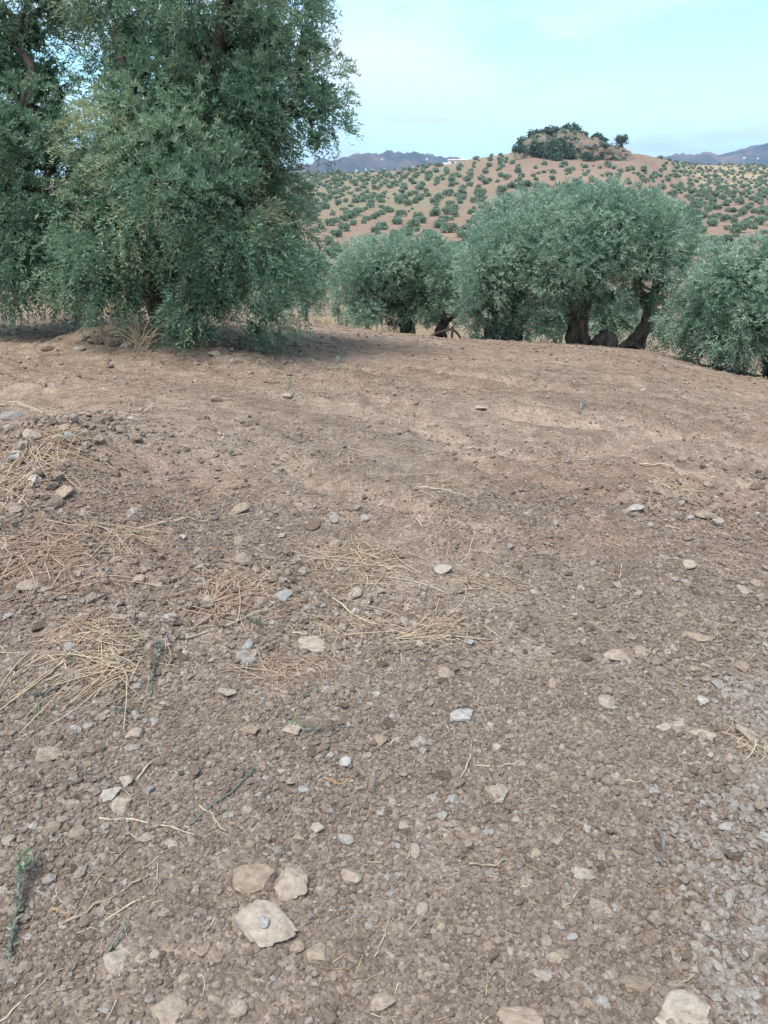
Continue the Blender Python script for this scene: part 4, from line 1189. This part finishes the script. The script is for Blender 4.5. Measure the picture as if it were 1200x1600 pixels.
# ---------------------------------------------------------------- clods and grit (uncounted)
def clods(name, label, mat, rings, seed, region):
    r = np.random.default_rng(seed)
    X, Y, S = [], [], []
    for (n, y0, y1, smin, smax, pw) in rings:
        y = np.sqrt(r.uniform(y0 * y0, y1 * y1, n))
        t = r.uniform(-.85, .85, n) if y1 < 3.5 else r.uniform(-.62, .62, n)
        x = t * y
        s = smin + (smax - smin) * r.random(n) ** pw
        k = r.random(n) < region(x, y, t)
        X.append(x[k]); Y.append(y[k]); S.append(s[k])
    x, y, s = np.concatenate(X), np.concatenate(Y), np.concatenate(S)
    z = H(x, y) + s * .36
    n = len(x)
    me = bpy.data.meshes.new(name)
    me.vertices.add(n); me.vertices.foreach_set('co', np.stack([x, y, z], 1).astype(np.float32).ravel())
    def vec(nm, a):
        q = me.attributes.new(nm, 'FLOAT_VECTOR', 'POINT'); q.data.foreach_set('vector', a.astype(np.float32).ravel())
    vec('size', np.stack([s * r.uniform(.8, 1.3, n), s * r.uniform(.7, 1.1, n), s * r.uniform(.45, .85, n)], 1))
    vec('turn', np.stack([r.normal(0, .3, n), r.normal(0, .3, n), r.uniform(0, 6.28, n)], 1))
    q = me.attributes.new('pick', 'INT', 'POINT'); q.data.foreach_set('value', r.integers(0, 6, n).astype(np.int32))
    o = obj(name, me)
    tag(o, label, 'clods', None, 'stuff')
    ng = bpy.data.node_groups.new('clod scatter', 'GeometryNodeTree')
    ng.interface.new_socket('Geometry', in_out='INPUT', socket_type='NodeSocketGeometry')
    ng.interface.new_socket('Geometry', in_out='OUTPUT', socket_type='NodeSocketGeometry')
    N, L = ng.nodes, ng.links
    gi, go = N.new('NodeGroupInput'), N.new('NodeGroupOutput')
    g2i = N.new('GeometryNodeGeometryToInstance')
    for k in range(6):
        ico = N.new('GeometryNodeMeshIcoSphere'); ico.inputs['Radius'].default_value = 1; ico.inputs['Subdivisions'].default_value = 2
        nz = N.new('ShaderNodeTexNoise'); nz.inputs['Scale'].default_value = 1.1; nz.inputs['Detail'].default_value = 2.5
        ps = N.new('GeometryNodeInputPosition')
        ad = N.new('ShaderNodeVectorMath'); ad.operation = 'ADD'; ad.inputs[1].default_value = (k * 7.3, k * 3.1, 1.7 * k)
        sb = N.new('ShaderNodeVectorMath'); sb.operation = 'SUBTRACT'; sb.inputs[1].default_value = (.5, .5, .5)
        ml = N.new('ShaderNodeVectorMath'); ml.operation = 'SCALE'; ml.inputs['Scale'].default_value = 2.3
        sp = N.new('GeometryNodeSetPosition')
        L.new(ps.outputs[0], ad.inputs[0]); L.new(ad.outputs[0], nz.inputs['Vector']); L.new(nz.outputs['Color'], sb.inputs[0]); L.new(sb.outputs[0], ml.inputs[0])
        L.new(ico.outputs[0], sp.inputs['Geometry']); L.new(ml.outputs[0], sp.inputs['Offset'])
        sm = N.new('GeometryNodeSetMaterial'); sm.inputs['Material'].default_value = mat
        L.new(sp.outputs[0], sm.inputs[0]); L.new(sm.outputs[0], g2i.inputs[0])
    iop = N.new('GeometryNodeInstanceOnPoints'); iop.inputs['Pick Instance'].default_value = True
    def named(nm, t):
        a = N.new('GeometryNodeInputNamedAttribute'); a.data_type = t; a.inputs['Name'].default_value = nm
        return a.outputs['Attribute']
    L.new(gi.outputs[0], iop.inputs['Points']); L.new(g2i.outputs[0], iop.inputs['Instance'])
    L.new(named('pick', 'INT'), iop.inputs['Instance Index'])
    L.new(named('turn', 'FLOAT_VECTOR'), iop.inputs['Rotation']); L.new(named('size', 'FLOAT_VECTOR'), iop.inputs['Scale'])
    L.new(iop.outputs[0], go.inputs[0])
    mod = o.modifiers.new('scatter', 'NODES'); mod.node_group = ng
    print(name, n)
def soil_region(x, y, t):
    d = fbm(x * 1.6, y * 1.6, 3, 121)
    for bx, by, rx, ry, hh in BUMPS:
        d = d + .25 * np.exp(-((x - bx) / rx) ** 2 - ((y - by) / ry) ** 2)
    return sstep(.28, .62, d + .15 * sstep(.3, .45, t)) * .9 + .12
def mound_region(x, y, t):
    d = 0 * x
    for bx, by, rx, ry, hh in BUMPS:
        d = np.maximum(d, np.exp(-((x - bx) / (1.1 * rx)) ** 2 - ((y - by) / (1.1 * ry)) ** 2) * min(1, hh / .06))
    return d * sstep(.3, .6, fbm(x * 2, y * 2, 2, 127))
def gravel_region(x, y, t):
    return sstep(.55, .68, t + .3 * (fbm(x * 2.2, y * 2.2, 3, 72) - .5)) * .9 + .008
clods('soil_clods', 'loose crumbly clods and grit covering the tilled soil', M['clod'],
      [(230000, .75, 2.4, .0022, .0075, 2.4), (13000, .75, 2.8, .006, .014, 3.0), (1000, .75, 3.2, .010, .022, 2.6), (60000, 2.2, 4.2, .0028, .0085, 3.2),
       (3000, 2.3, 5.5, .008, .021, 3.2), (12000, 4.0, 8.5, .004, .011, 3.0), (1300, 4.6, 12, .012, .03, 3.2), (3000, 9, 16, .010, .024, 2.2)], 77, soil_region)
clods('mound_clods', 'coarse clods heaped on the low mounds of turned soil', M['clod'],
      [(9000, 1.0, 3.5, .007, .019, 2.2), (9000, 3, 6, .009, .035, 2.4), (3000, 6, 11, .015, .05, 2.4)], 78, mound_region)
clods('gravel', 'pale gravel spread over the soil along the right edge', M['gravel'],
      [(110000, .75, 3.0, .003, .010, 2.2), (6000, .75, 3.3, .008, .019, 2.6)], 79, gravel_region)

# ---------------------------------------------------------------- straw, twigs, weeds
def stalk_set(starts, direcs, lens, rad, r, bend=.25, lift=None, seg=5, follow=True):
    """thin dry stalks lying on the ground; returns arrays"""
    n = len(starts); starts = np.asarray(starts, float)
    d = np.asarray(direcs, float); d = d / (np.linalg.norm(d, axis=1)[:, None] + 1e-9)
    L = np.asarray(lens, float)[:, None]
    s = np.linspace(0, 1, seg)[None, :]
    b = r.normal(0, bend, n)[:, None]
    X = starts[:, :1] + d[:, :1] * L * s - d[:, 1:] * L * b * s * s
    Y = starts[:, 1:2] + d[:, 1:] * L * s + d[:, :1] * L * b * s * s
    kink = (r.random(n) < .45) * r.normal(0, .55, n)
    past = np.maximum(s - r.uniform(.3, .7, n)[:, None], 0) * L
    X = X - d[:, 1:] * past * kink[:, None]; Y = Y + d[:, :1] * past * kink[:, None]
    Z = H(X.ravel(), Y.ravel()).reshape(X.shape) + rad * 1.3 + .003
    chord = Z[:, :1] + (Z[:, -1:] - Z[:, :1]) * s
    if lift is not None:
        up = (r.random(n) < .5)[:, None]
        Z = np.maximum(Z, chord) - .006 * (r.random(n) < .4)[:, None] + .4 * np.asarray(lift)[:, None] * 4 * (s * (1 - s) * .6 + .25 * s * s * up)
    else:
        Z = np.maximum(Z, chord - .004)
    P = np.stack([X, Y, Z], 2)
    tan = unit(np.gradient(P, axis=1))
    a = unit(np.cross(tan, np.array([0, 0, 1.0]))); c = np.cross(a, tan)
    rr = (np.linspace(rad, rad * .55, seg)[None, :] * r.uniform(.5, 1.4, n)[:, None])[:, :, None]
    ring = [P + rr * (math.cos(q) * a + math.sin(q) * c) for q in (0.5, 2.6, 4.7)]
    V = np.stack(ring, 2).reshape(-1, 3)
    base = (np.arange(n) * seg * 3)[:, None, None]
    i = np.arange(seg - 1)[None, :, None] * 3; j = np.arange(3)[None, None, :]; k = (j + 1) % 3
    z0 = 0 * base
    Fq = np.stack(np.broadcast_arrays(base + i + j, base + i + k, base + i + 3 + k, base + i + 3 + j), 3).reshape(-1, 4)
    T = np.repeat(np.clip(r.normal(.55, .22, n), 0, 1), seg * 3)
    return V, Fq, T

def straw_heap(u, v, ru, ry, n, llen, lab, seed, mat='straw', ang=0.0, aspread=.7, rad=.0016, lift=.02, fan=None, name='straw_heap'):
    r = np.random.default_rng(seed); rad *= 1.2; aspread *= 1.25; n = int(n * 1.3)
    p = hit(u, v)
    k = depth(p) / F
    sx = ru * k
    st = np.stack([p[0] + r.normal(0, sx * .42, n), p[1] + r.normal(0, ry * .42, n)], 1)
    a = ang + r.normal(0, aspread, n) + np.pi * (r.random(n) < .5)
    dr = np.stack([np.cos(a), np.sin(a)], 1)
    ln = llen * (.15 + .95 * r.random(n) ** 1.6)
    V, Fq, T = stalk_set(st - dr * ln[:, None] * .5, dr, ln, rad, r, .42, np.abs(r.normal(0, lift, n)))
    if fan:
        # stalks that still share a root and spread from it
        fu, fv, fa, fs, fn, fl = fan
        q = hit(fu, fv)
        a = fa + r.normal(0, fs, fn)
        dr = np.stack([np.cos(a), np.sin(a)], 1)
        V2, F2, T2 = stalk_set(np.repeat(q[None, :2], fn, 0) + r.normal(0, .012, (fn, 2)), dr, fl * r.uniform(.5, 1.1, fn), rad, r, .12, np.abs(r.normal(lift * 1.2, lift * .5, fn)))
        V, Fq, T = np.concatenate([V, V2]), np.concatenate([Fq, F2 + len(V)]), np.concatenate([T, T2])
    base = np.array([p[0], p[1], float(H(p[0], p[1]))])
    o = obj(name, mesh_np(name, V - base, Fq, M[mat], False, T), None, base)
    return tag(o, lab, 'straw', 'heaps of dry straw on the soil')

straw_heap(150, 1015, 120, .26, 110, .34, 'large loose heap of pale straw with a root tuft at left', 1, 'straw', .1, .8, .0017, .03, (205, 1050, 3.6, .6, 28, .26))
straw_heap(120, 985, 60, .14, 50, .22, 'reddish dry stalks lying on top of the large straw heap', 12, 'straw_red', .2, .9, .0016, .04)
straw_heap(365, 935, 80, .20, 80, .36, 'middle straw heap of reddish stalks beside the tan stone', 2, 'straw_red', .9, .8, .0018, .03, (330, 950, 1.2, .5, 26, .34))
straw_heap(395, 905, 60, .12, 40, .22, 'pale short straw on top of the middle straw heap', 13, 'straw', .3, .9, .0016, .03)
straw_heap(680, 985, 60, .11, 50, .24, 'nest of pale straw with rusty tuft in the middle of the soil', 3, 'straw', .1, .6, .0018, .025, (620, 1000, .35, .22, 16, .36))
straw_heap(688, 970, 16, .04, 50, .06, 'small rusty brown tuft inside the straw nest', 14, 'straw_red', .8, 1.2, .0018, .02, None, 'dry_tuft')
straw_heap(70, 870, 110, .22, 90, .40, 'reddish straw heap at the left edge above the large one', 4, 'straw_red', .35, .5, .002, .03)
straw_heap(170, 840, 60, .15, 26, .42, 'few long pale stalks bent over right of the reddish heap', 15, 'straw', -.3, .7, .002, .05)
straw_heap(75, 725, 60, .5, 60, .55, 'straw lodged on the left mound between stones', 5, 'straw', .8, .6, .0028, .05)
straw_heap(60, 705, 80, .5, 50, .5, 'reddish stalks on the left mound', 16, 'straw_red', .2, .7, .0026, .04)
straw_heap(560, 890, 110, .28, 60, .34, 'thin scatter of straw between the middle heap and bare field', 6, 'straw', -.2, .5, .0017, .012)
straw_heap(775, 915, 90, .22, 44, .28, 'thin scatter of grey straw right of the straw nest', 7, 'straw', -.1, .8, .0015, .01)
straw_heap(450, 1045, 80, .13, 70, .24, 'lower straw heap of reddish stalks below the long flagstone', 8, 'straw_red', -.6, .6, .0015, .02)
straw_heap(560, 975, 70, .14, 34, .30, 'crossed pale stalks left of the straw nest', 9, 'straw', -.8, .5, .0017, .02)
straw_heap(560, 860, 60, .2, 26, .24, 'pale stalks above the thin scatter of straw', 17, 'straw', .3, .8, .0018, .02)
straw_heap(1060, 770, 60, .28, 46, .28, 'grey dead stalks on the churned patch at right', 10, 'straw', .4, 1.0, .002, .02)
straw_heap(1165, 1165, 34, .12, 34, .14, 'bleached straw on the gravel by the right edge', 18, 'straw', 1.2, .7, .0014, .012)
straw_heap(690, 765, 60, .3, 24, .34, 'few straw stalks far out in the middle of the field', 19, 'straw', -.35, .5, .0022, .01)
straw_heap(560, 230 + 640, 30, .1, 10, .2, 'short straw bits beside the pale stalks', 20, 'straw', .1, .8, .0018, .02)

def dry_bush():
    p = hit(222, 545)
    r = np.random.default_rng(31)
    parts, T = [], []
    for k in range(30):
        a = r.uniform(0, 6.28); rr = r.uniform(.05, .34); h = r.uniform(.10, .32)
        e = np.array([math.cos(a) * rr * 1.2, math.sin(a) * rr, h])
        parts.append(limb([(r.normal(0, .03), r.normal(0, .03), -.02), e * .5 + np.array([0, 0, .05]), e], .006, .002, 4, 5, .01, k, 0))
        T.append(np.full(len(parts[-1][0]), np.clip(r.normal(.6, .15), 0, 1)))
    V, Fq = join(parts)
    o = obj('dry_bush', mesh_np('dry_bush', V, Fq, M['straw'], False, np.concatenate(T)), None, (p[0], p[1], float(H(p[0], p[1]))))
    tag(o, 'small leafless straw coloured bush in front of the large left trunk', 'dry bush')
dry_bush()

def twig(pts, rpx, lab, mat='twig', name='twig', fork=None, seed=1, raise_=.0):
    r = np.random.default_rng(seed)
    P = np.array([hit(u, v) for u, v in pts])
    base = P.mean(0)
    k = depth(base) / F
    path = smooth_path(P, 9)
    path[:, 2] = H(path[:, 0], path[:, 1]) + rpx * k * .5 + .003
    path[:, 2] = np.maximum(path[:, 2], np.linspace(path[0, 2], path[-1, 2], 9) - .004) + raise_ * np.sin(np.linspace(0, np.pi, 9))
    path += r.normal(0, rpx * k * .7, path.shape)
    parts = [tube_arrays(path - base, np.linspace(.85, .35, 9) * r.uniform(.8, 1.15, 9) * rpx * k, 6)]
    if fork:
        Q = np.array([hit(u, v) for u, v in fork]); fp = smooth_path(Q, 6)
        fp[:, 2] = H(fp[:, 0], fp[:, 1]) + rpx * k
        parts.append(tube_arrays(fp - base, np.linspace(.8, .4, 6) * rpx * k, 5))
    V, Fq = join(parts)
    o = obj(name, mesh_np(name, V, Fq, M[mat], True), None, base)
    return tag(o, lab, 'twig', 'single twigs and stalks on the soil')
TW = [
 ([(158, 1281), (230, 1288), (305, 1306)], 2.4, 'long pale straw stalk lying level in the lower left', 'twig_pale', None),
 ([(95, 1450), (170, 1405), (245, 1362)], 3.2, 'thick tan stalk slanting up beside thinner ones in the lower left', 'twig', None),
 ([(122, 1464), (200, 1420), (240, 1395), (248, 1350)], 2.0, 'bent pale stalk below the thick tan one in the lower left', 'twig_pale', None),
 ([(130, 1405), (165, 1365), (205, 1325)], 1.8, 'thin brown stalk left of the thick tan one', 'twig', None),
 ([(88, 1380), (92, 1405), (120, 1420)], 1.8, 'forked dry twig at the far left', 'twig', [(90, 1402), (62, 1460)]),
 ([(83, 1423), (112, 1432)], 3.2, 'short orange straw piece at the far left', 'twig_orange', None),
 ([(0, 1600), (45, 1560), (100, 1515)], 2.0, 'long pale stalk in the bottom left corner', 'twig_pale', None),
 ([(215, 1222), (248, 1186)], 2.4, 'short pale straw above the long level stalk', 'twig_pale', None),
 ([(45, 1205), (75, 1240), (92, 1255)], 1.4, 'thin brown rootlet among the left clods', 'twig', None),
 ([(310, 1260), (330, 1280), (352, 1308)], 1.8, 'short pale stalk crossing the end of the green stem', 'twig_pale', None),
 ([(1036, 1302), (1034, 1330), (1038, 1360)], 6.0, 'thick dark grey stick lying on the right', 'twig_dark', None),
 ([(1016, 1588), (1055, 1555), (1090, 1512)], 3.2, 'bent brown stick beside the big stone at the bottom right', 'twig', [(1080, 1525), (1080, 1500)]),
 ([(735, 1353), (770, 1352), (800, 1344)], 2.4, 'pale tan stalk in the centre right foreground', 'twig', None),
 ([(876, 1424), (890, 1414), (902, 1394)], 2.0, 'short white curved twig in the right foreground', 'twig_pale', None),
 ([(586, 1500), (598, 1470), (610, 1440)], 1.6, 'thin straight straw in the centre foreground', 'twig_pale', None),
 ([(757, 1556), (762, 1500), (768, 1475), (788, 1450)], 2.0, 'curved root lying in the bottom centre', 'twig', None),
 ([(640, 1462), (652, 1440), (656, 1420)], 1.3, 'thin grass stalk beside the pale flake', 'twig_pale', None),
 ([(505, 1224), (530, 1228), (545, 1222), (557, 1218)], 2.2, 'wiggly orange root left of the centre', 'twig_orange', None),
 ([(525, 1520), (540, 1560)], 1.4, 'short orange root near the bottom', 'twig_orange', [(525, 1518), (552, 1516)]),
 ([(605, 1168), (622, 1155), (636, 1142)], 1.6, 'short pale twig in the centre', 'twig_pale', None),
 ([(720, 1222), (728, 1200), (738, 1170)], 2.2, 'pale upright straw next to the dusty stone', 'twig_pale', None),
 ([(745, 1197), (790, 1197), (832, 1186)], 1.5, 'long thin twig above the dusty half buried stone', 'twig_pale', None),
 ([(695, 1130), (700, 1145), (685, 1160)], 1.4, 'tiny forked root below the two-toned stone', 'twig_pale', [(698, 1145), (728, 1135)]),
 ([(748, 1118), (760, 1150), (780, 1185)], 1.3, 'curving rootlet right of the two-toned stone', 'twig', None),
 ([(938, 1218), (975, 1223), (1010, 1228)], 1.9, 'pale orange straw lying level at right', 'twig_pale', None),
 ([(1030, 1242), (1050, 1230), (1070, 1226)], 1.5, 'short orange twig right of the level straw', 'twig_orange', None),
 ([(870, 1318), (890, 1295), (914, 1275)], 1.5, 'thin brown stalk slanting above the triangular stone', 'twig', None),
 ([(875, 1195), (877, 1180)], 3.0, 'short curled dark bark piece', 'twig_dark', None),
 ([(925, 1105), (940, 1090), (960, 1072)], 1.2, 'thin dark twig left of the flat pale stone', 'twig_dark', None),
 ([(912, 1470), (928, 1448), (930, 1428)], 1.4, 'bent thin stalk right of the olive grey stone', 'twig', None),
 ([(980, 1505), (1005, 1485), (1020, 1472)], 1.4, 'thin dark twig above the flat brown stone', 'twig_dark', None),
 ([(1042, 1487), (1075, 1490), (1105, 1500)], 1.9, 'orange stalk above the bent brown stick', 'twig_orange', None),
 ([(1108, 1330), (1115, 1310), (1122, 1305)], 1.8, 'small pale twig at the gravel patch', 'twig_pale', [(1112, 1318), (1104, 1302)]),
 ([(1122, 1252), (1140, 1220), (1152, 1200)], 2.0, 'pale stalk at the edge of the gravel patch', 'twig_pale', None),
 ([(1105, 1376), (1125, 1372), (1145, 1362)], 2.2, 'grey twig in the right gravel', 'twig_dark', None),
 ([(1025, 1395), (1045, 1390), (1062, 1382)], 1.5, 'small orange stalk left of the grey twig', 'twig_orange', None),
 ([(1140, 1455), (1142, 1420), (1138, 1402)], 1.3, 'thin dark rootlet in the right gravel', 'twig_dark', None),
 ([(290, 1000), (420, 960), (430, 958)], 1.5, 'long stalk across the middle straw heap', 'twig_pale', None),
 ([(510, 925), (560, 970), (600, 985)], 1.8, 'long pale straw between middle heap and straw nest', 'twig_pale', None),
 ([(610, 992), (690, 1000), (740, 1010)], 1.8, 'long pale straw reaching right of the straw nest', 'twig_pale', None),
 ([(455, 990), (500, 1000), (545, 1035)], 2.0, 'long pale straw over the grey flagstone', 'twig_pale', None),
 ([(215, 825), (270, 818), (325, 818)], 2.0, 'long level stalk behind the straw at left', 'twig_pale', None),
 ([(842, 577), (870, 580), (890, 575)], .8, 'dark twig near the trees on the far field', 'twig_dark', None),
 ([(1000, 725), (1040, 735), (1080, 748)], 1.6, 'pale stalk far out on the right field', 'twig_pale', None),
 ([(1040, 820), (1060, 830), (1090, 833)], 1.6, 'pale stalk below the churned patch', 'twig_pale', None),
 ([(720, 880), (732, 870), (742, 835)], 1.2, 'thin stalk near the long pale stone', 'twig_pale', None),
 ([(968, 905), (970, 890), (968, 880)], 1.4, 'tiny upright stalk at mid right', 'twig_pale', None),
 ([(0, 636), (30, 638), (85, 652)], 1.6, 'pale stalk at the far left before the tree', 'twig_pale', None),
 ([(262, 752), (290, 752), (312, 748)], 1.5, 'dark twig on the bare soil left of centre', 'twig_dark', None),
 ([(650, 815), (665, 822), (690, 818)], 1.6, 'pale forked stalk above the centre', 'twig_pale', [(660, 820), (655, 806)]),
 ([(650, 760), (700, 770), (740, 782)], 1.6, 'thin stalk along a wheel rut', 'twig_pale', None),
]
for k, (pts, rp, lab, mt, fk) in enumerate(TW):
    twig(pts, rp, lab, mt, 'twig' if mt != 'twig_orange' else 'dry_root', fk, 40 + k)

def straw_litter():
    r = np.random.default_rng(88)
    st, dr, ln, rd = [], [], [], []
    VV, FF, TT, off = [], [], [], 0
    for (n, y0, y1, L, rad, bias) in ((520, .8, 2.5, .045, .0010, 0), (1100, 2.2, 5, .09, .0014, .3), (1500, 4.5, 10, .15, .0024, .3), (700, 9, 15, .22, .004, 0)):
        y = np.sqrt(r.uniform(y0 * y0, y1 * y1, n)); t = r.uniform(-.6, .6, n)
        t = np.where(r.random(n) < bias, -np.abs(t), t); x = t * y
        a = r.normal(-.1, .8, n) + np.pi * (r.random(n) < .5)
        V, Fq, T = stalk_set(np.stack([x, y], 1), np.stack([np.cos(a), np.sin(a)], 1), L * r.uniform(.3, 1.3, n), rad, r, .3, None, 4)
        VV.append(V); FF.append(Fq + off); TT.append(np.clip(T + .1, 0, 1)); off += len(V)
    o = obj('straw_litter', mesh_np('straw_litter', np.concatenate(VV), np.concatenate(FF), M['straw'], False, np.concatenate(TT)))
    tag(o, 'short bits of dry straw littered all over the soil', 'straw litter', None, 'stuff')
straw_litter()

def weed(stem_px, n, lab, mat='weed', leaf=.022, hgt=.10, seed=1, tip=None, dense=1.0, name='weed'):
    """a creeping or upright stem with many small leaves"""
    r = np.random.default_rng(seed); leaf *= .7; n = int(n * 1.5)
    P = np.array([hit(u, v) for u, v in stem_px])
    base = P[0].copy(); base[2] = float(H(base[0], base[1]))
    path = smooth_path(P, 12)
    path[:, 2] = H(path[:, 0], path[:, 1]) + np.linspace(.004, hgt, 12)
    t = thing(name, lab, 'weed', base)
    V, Fq = tube_arrays(path - base, np.linspace(.0035, .0015, 12), 5)
    obj('stem', mesh_np('stem', V, Fq, M[mat], True, np.full(len(V), .3)), t)
    s = r.random(n) * 11
    i = s.astype(int); f = (s - i)[:, None]
    p = path[i] * (1 - f) + path[np.minimum(i + 1, 11)] * f - base
    tang = unit(path[np.minimum(i + 1, 11)] - path[i])
    d = unit(r.normal(size=(n, 3))) + tang * .7 + np.array([0, 0, .45])
    V, Fq, T = leaves(p + r.normal(0, .003, (n, 3)), d, leaf * r.uniform(.5, 1.3, n), leaf * .30 * np.ones(n), r, np.clip(r.normal(.5, .2, n), 0, 1))
    obj('foliage', mesh_np('foliage', V, Fq, M[mat], False, T), t)
    if tip:
        q = path[-1] - base
        m = 60
        V, Fq, T = leaves(q + r.normal(0, .012, (m, 3)), r.normal(size=(m, 3)) + np.array([0, 0, .6]), np.full(m, leaf * .8), np.full(m, leaf * .5), r, np.clip(r.normal(.7, .2, m), 0, 1))
        obj('flower_head', mesh_np('flower_head', V, Fq, M['weed_light'], False, T), t)
    return t
weed([(14, 1505), (24, 1460), (36, 1395), (44, 1370)], 170, 'tall grey green weed with yellowish tip at the left edge', 'weed', .026, .05, 1, True)
weed([(235, 1090), (240, 1060), (250, 1030), (250, 1020)], 110, 'blue green weed beside the large straw heap', 'weed', .026, .04, 2)
weed([(225, 1115), (200, 1118), (180, 1122)], 60, 'short green shoot under the large straw heap', 'weed', .018, .03, 3)
weed([(300, 1290), (345, 1255), (380, 1225), (398, 1205)], 170, 'long creeping green stem pointing at the three big stones', 'weed', .013, .012, 4)
weed([(155, 1515), (175, 1490), (200, 1455)], 50, 'thin green stem beside the long grey slab', 'weed', .012, .02, 5)
weed([(540, 1140), (510, 1145), (480, 1150), (462, 1142)], 120, 'weed with whitish green head lying on round clods', 'weed', .018, .02, 6, True)
weed([(48, 1090), (62, 1088), (80, 1080)], 40, 'small green curled sprig left of the large straw heap', 'weed', .022, .02, 7)
weed([(55, 1110), (62, 1118), (60, 1102)], 40, 'small yellowish green sprig at the left', 'weed_light', .016, .02, 8)
weed([(380, 960), (395, 975), (410, 985)], 70, 'blue green weed inside the middle straw heap', 'weed', .022, .04, 9)
weed([(470, 1100), (485, 1090), (500, 1095)], 60, 'dark green weed at the lower straw heap', 'weed', .02, .03, 10)
weed([(525, 575), (530, 562), (536, 552)], 110, 'pale grey green plant on the soil right of the large tree', 'weed', .07, .05, 11)
weed([(905, 645), (909, 640), (914, 634)], 30, 'small bright green sprig far out on the field', 'weed', .05, .04, 12)
weed([(448, 610), (452, 606), (456, 602)], 26, 'small dark green sprig beside the round stone', 'weed', .045, .04, 13)
weed([(630, 985), (655, 990), (680, 988)], 50, 'dark green stem within the straw nest', 'weed', .014, .02, 14)

# ---------------------------------------------------------------- tall dry grass beyond the field
def dry_grass():
    r = np.random.default_rng(99)
    n = 26000
    y = r.uniform(19, 60, n); t = r.uniform(-.42, .5, n); x = t * y
    keep = (fbm(x / 6, y / 6, 3, 83) > .42) & ((x / y < .02) | (r.random(len(x)) < .12))
    x, y = x[keep], y[keep]; n = len(x)
    z = H(x, y, False) - .03
    h = r.uniform(.15, .42, n)
    d = np.stack([r.normal(0, .25, n), r.normal(0, .25, n), np.ones(n)], 1)
    V, Fq, T = leaves(np.stack([x, y, z], 1), d, h, np.full(n, .035), r, np.clip(r.normal(.5, .2, n), 0, 1))
    o = obj('dry_grass', mesh_np('dry_grass', V, Fq, M['dry_grass'], False, T))
    tag(o, 'tall yellow dry grass on the slope beyond the field edge', 'grass', None, 'stuff')
dry_grass()

# ---------------------------------------------------------------- haze
def haze():
    V, Fq = box(-9500, 9500, -9500, 9500, -60, 420)
    m, n, l = mat_new('haze')
    out = n.new('ShaderNodeOutputMaterial')
    pv = n.new('ShaderNodeVolumePrincipled')
    pv.inputs['Color'].default_value = (.42, .68, 1.0, 1)
    pv.inputs['Density'].default_value = .00013
    pv.inputs['Anisotropy'].default_value = 0.0
    l.new(pv.outputs[0], out.inputs['Volume'])
    o = obj('haze', poly_mesh('haze', V, Fq, m))
    tag(o, kind='stuff')
haze()
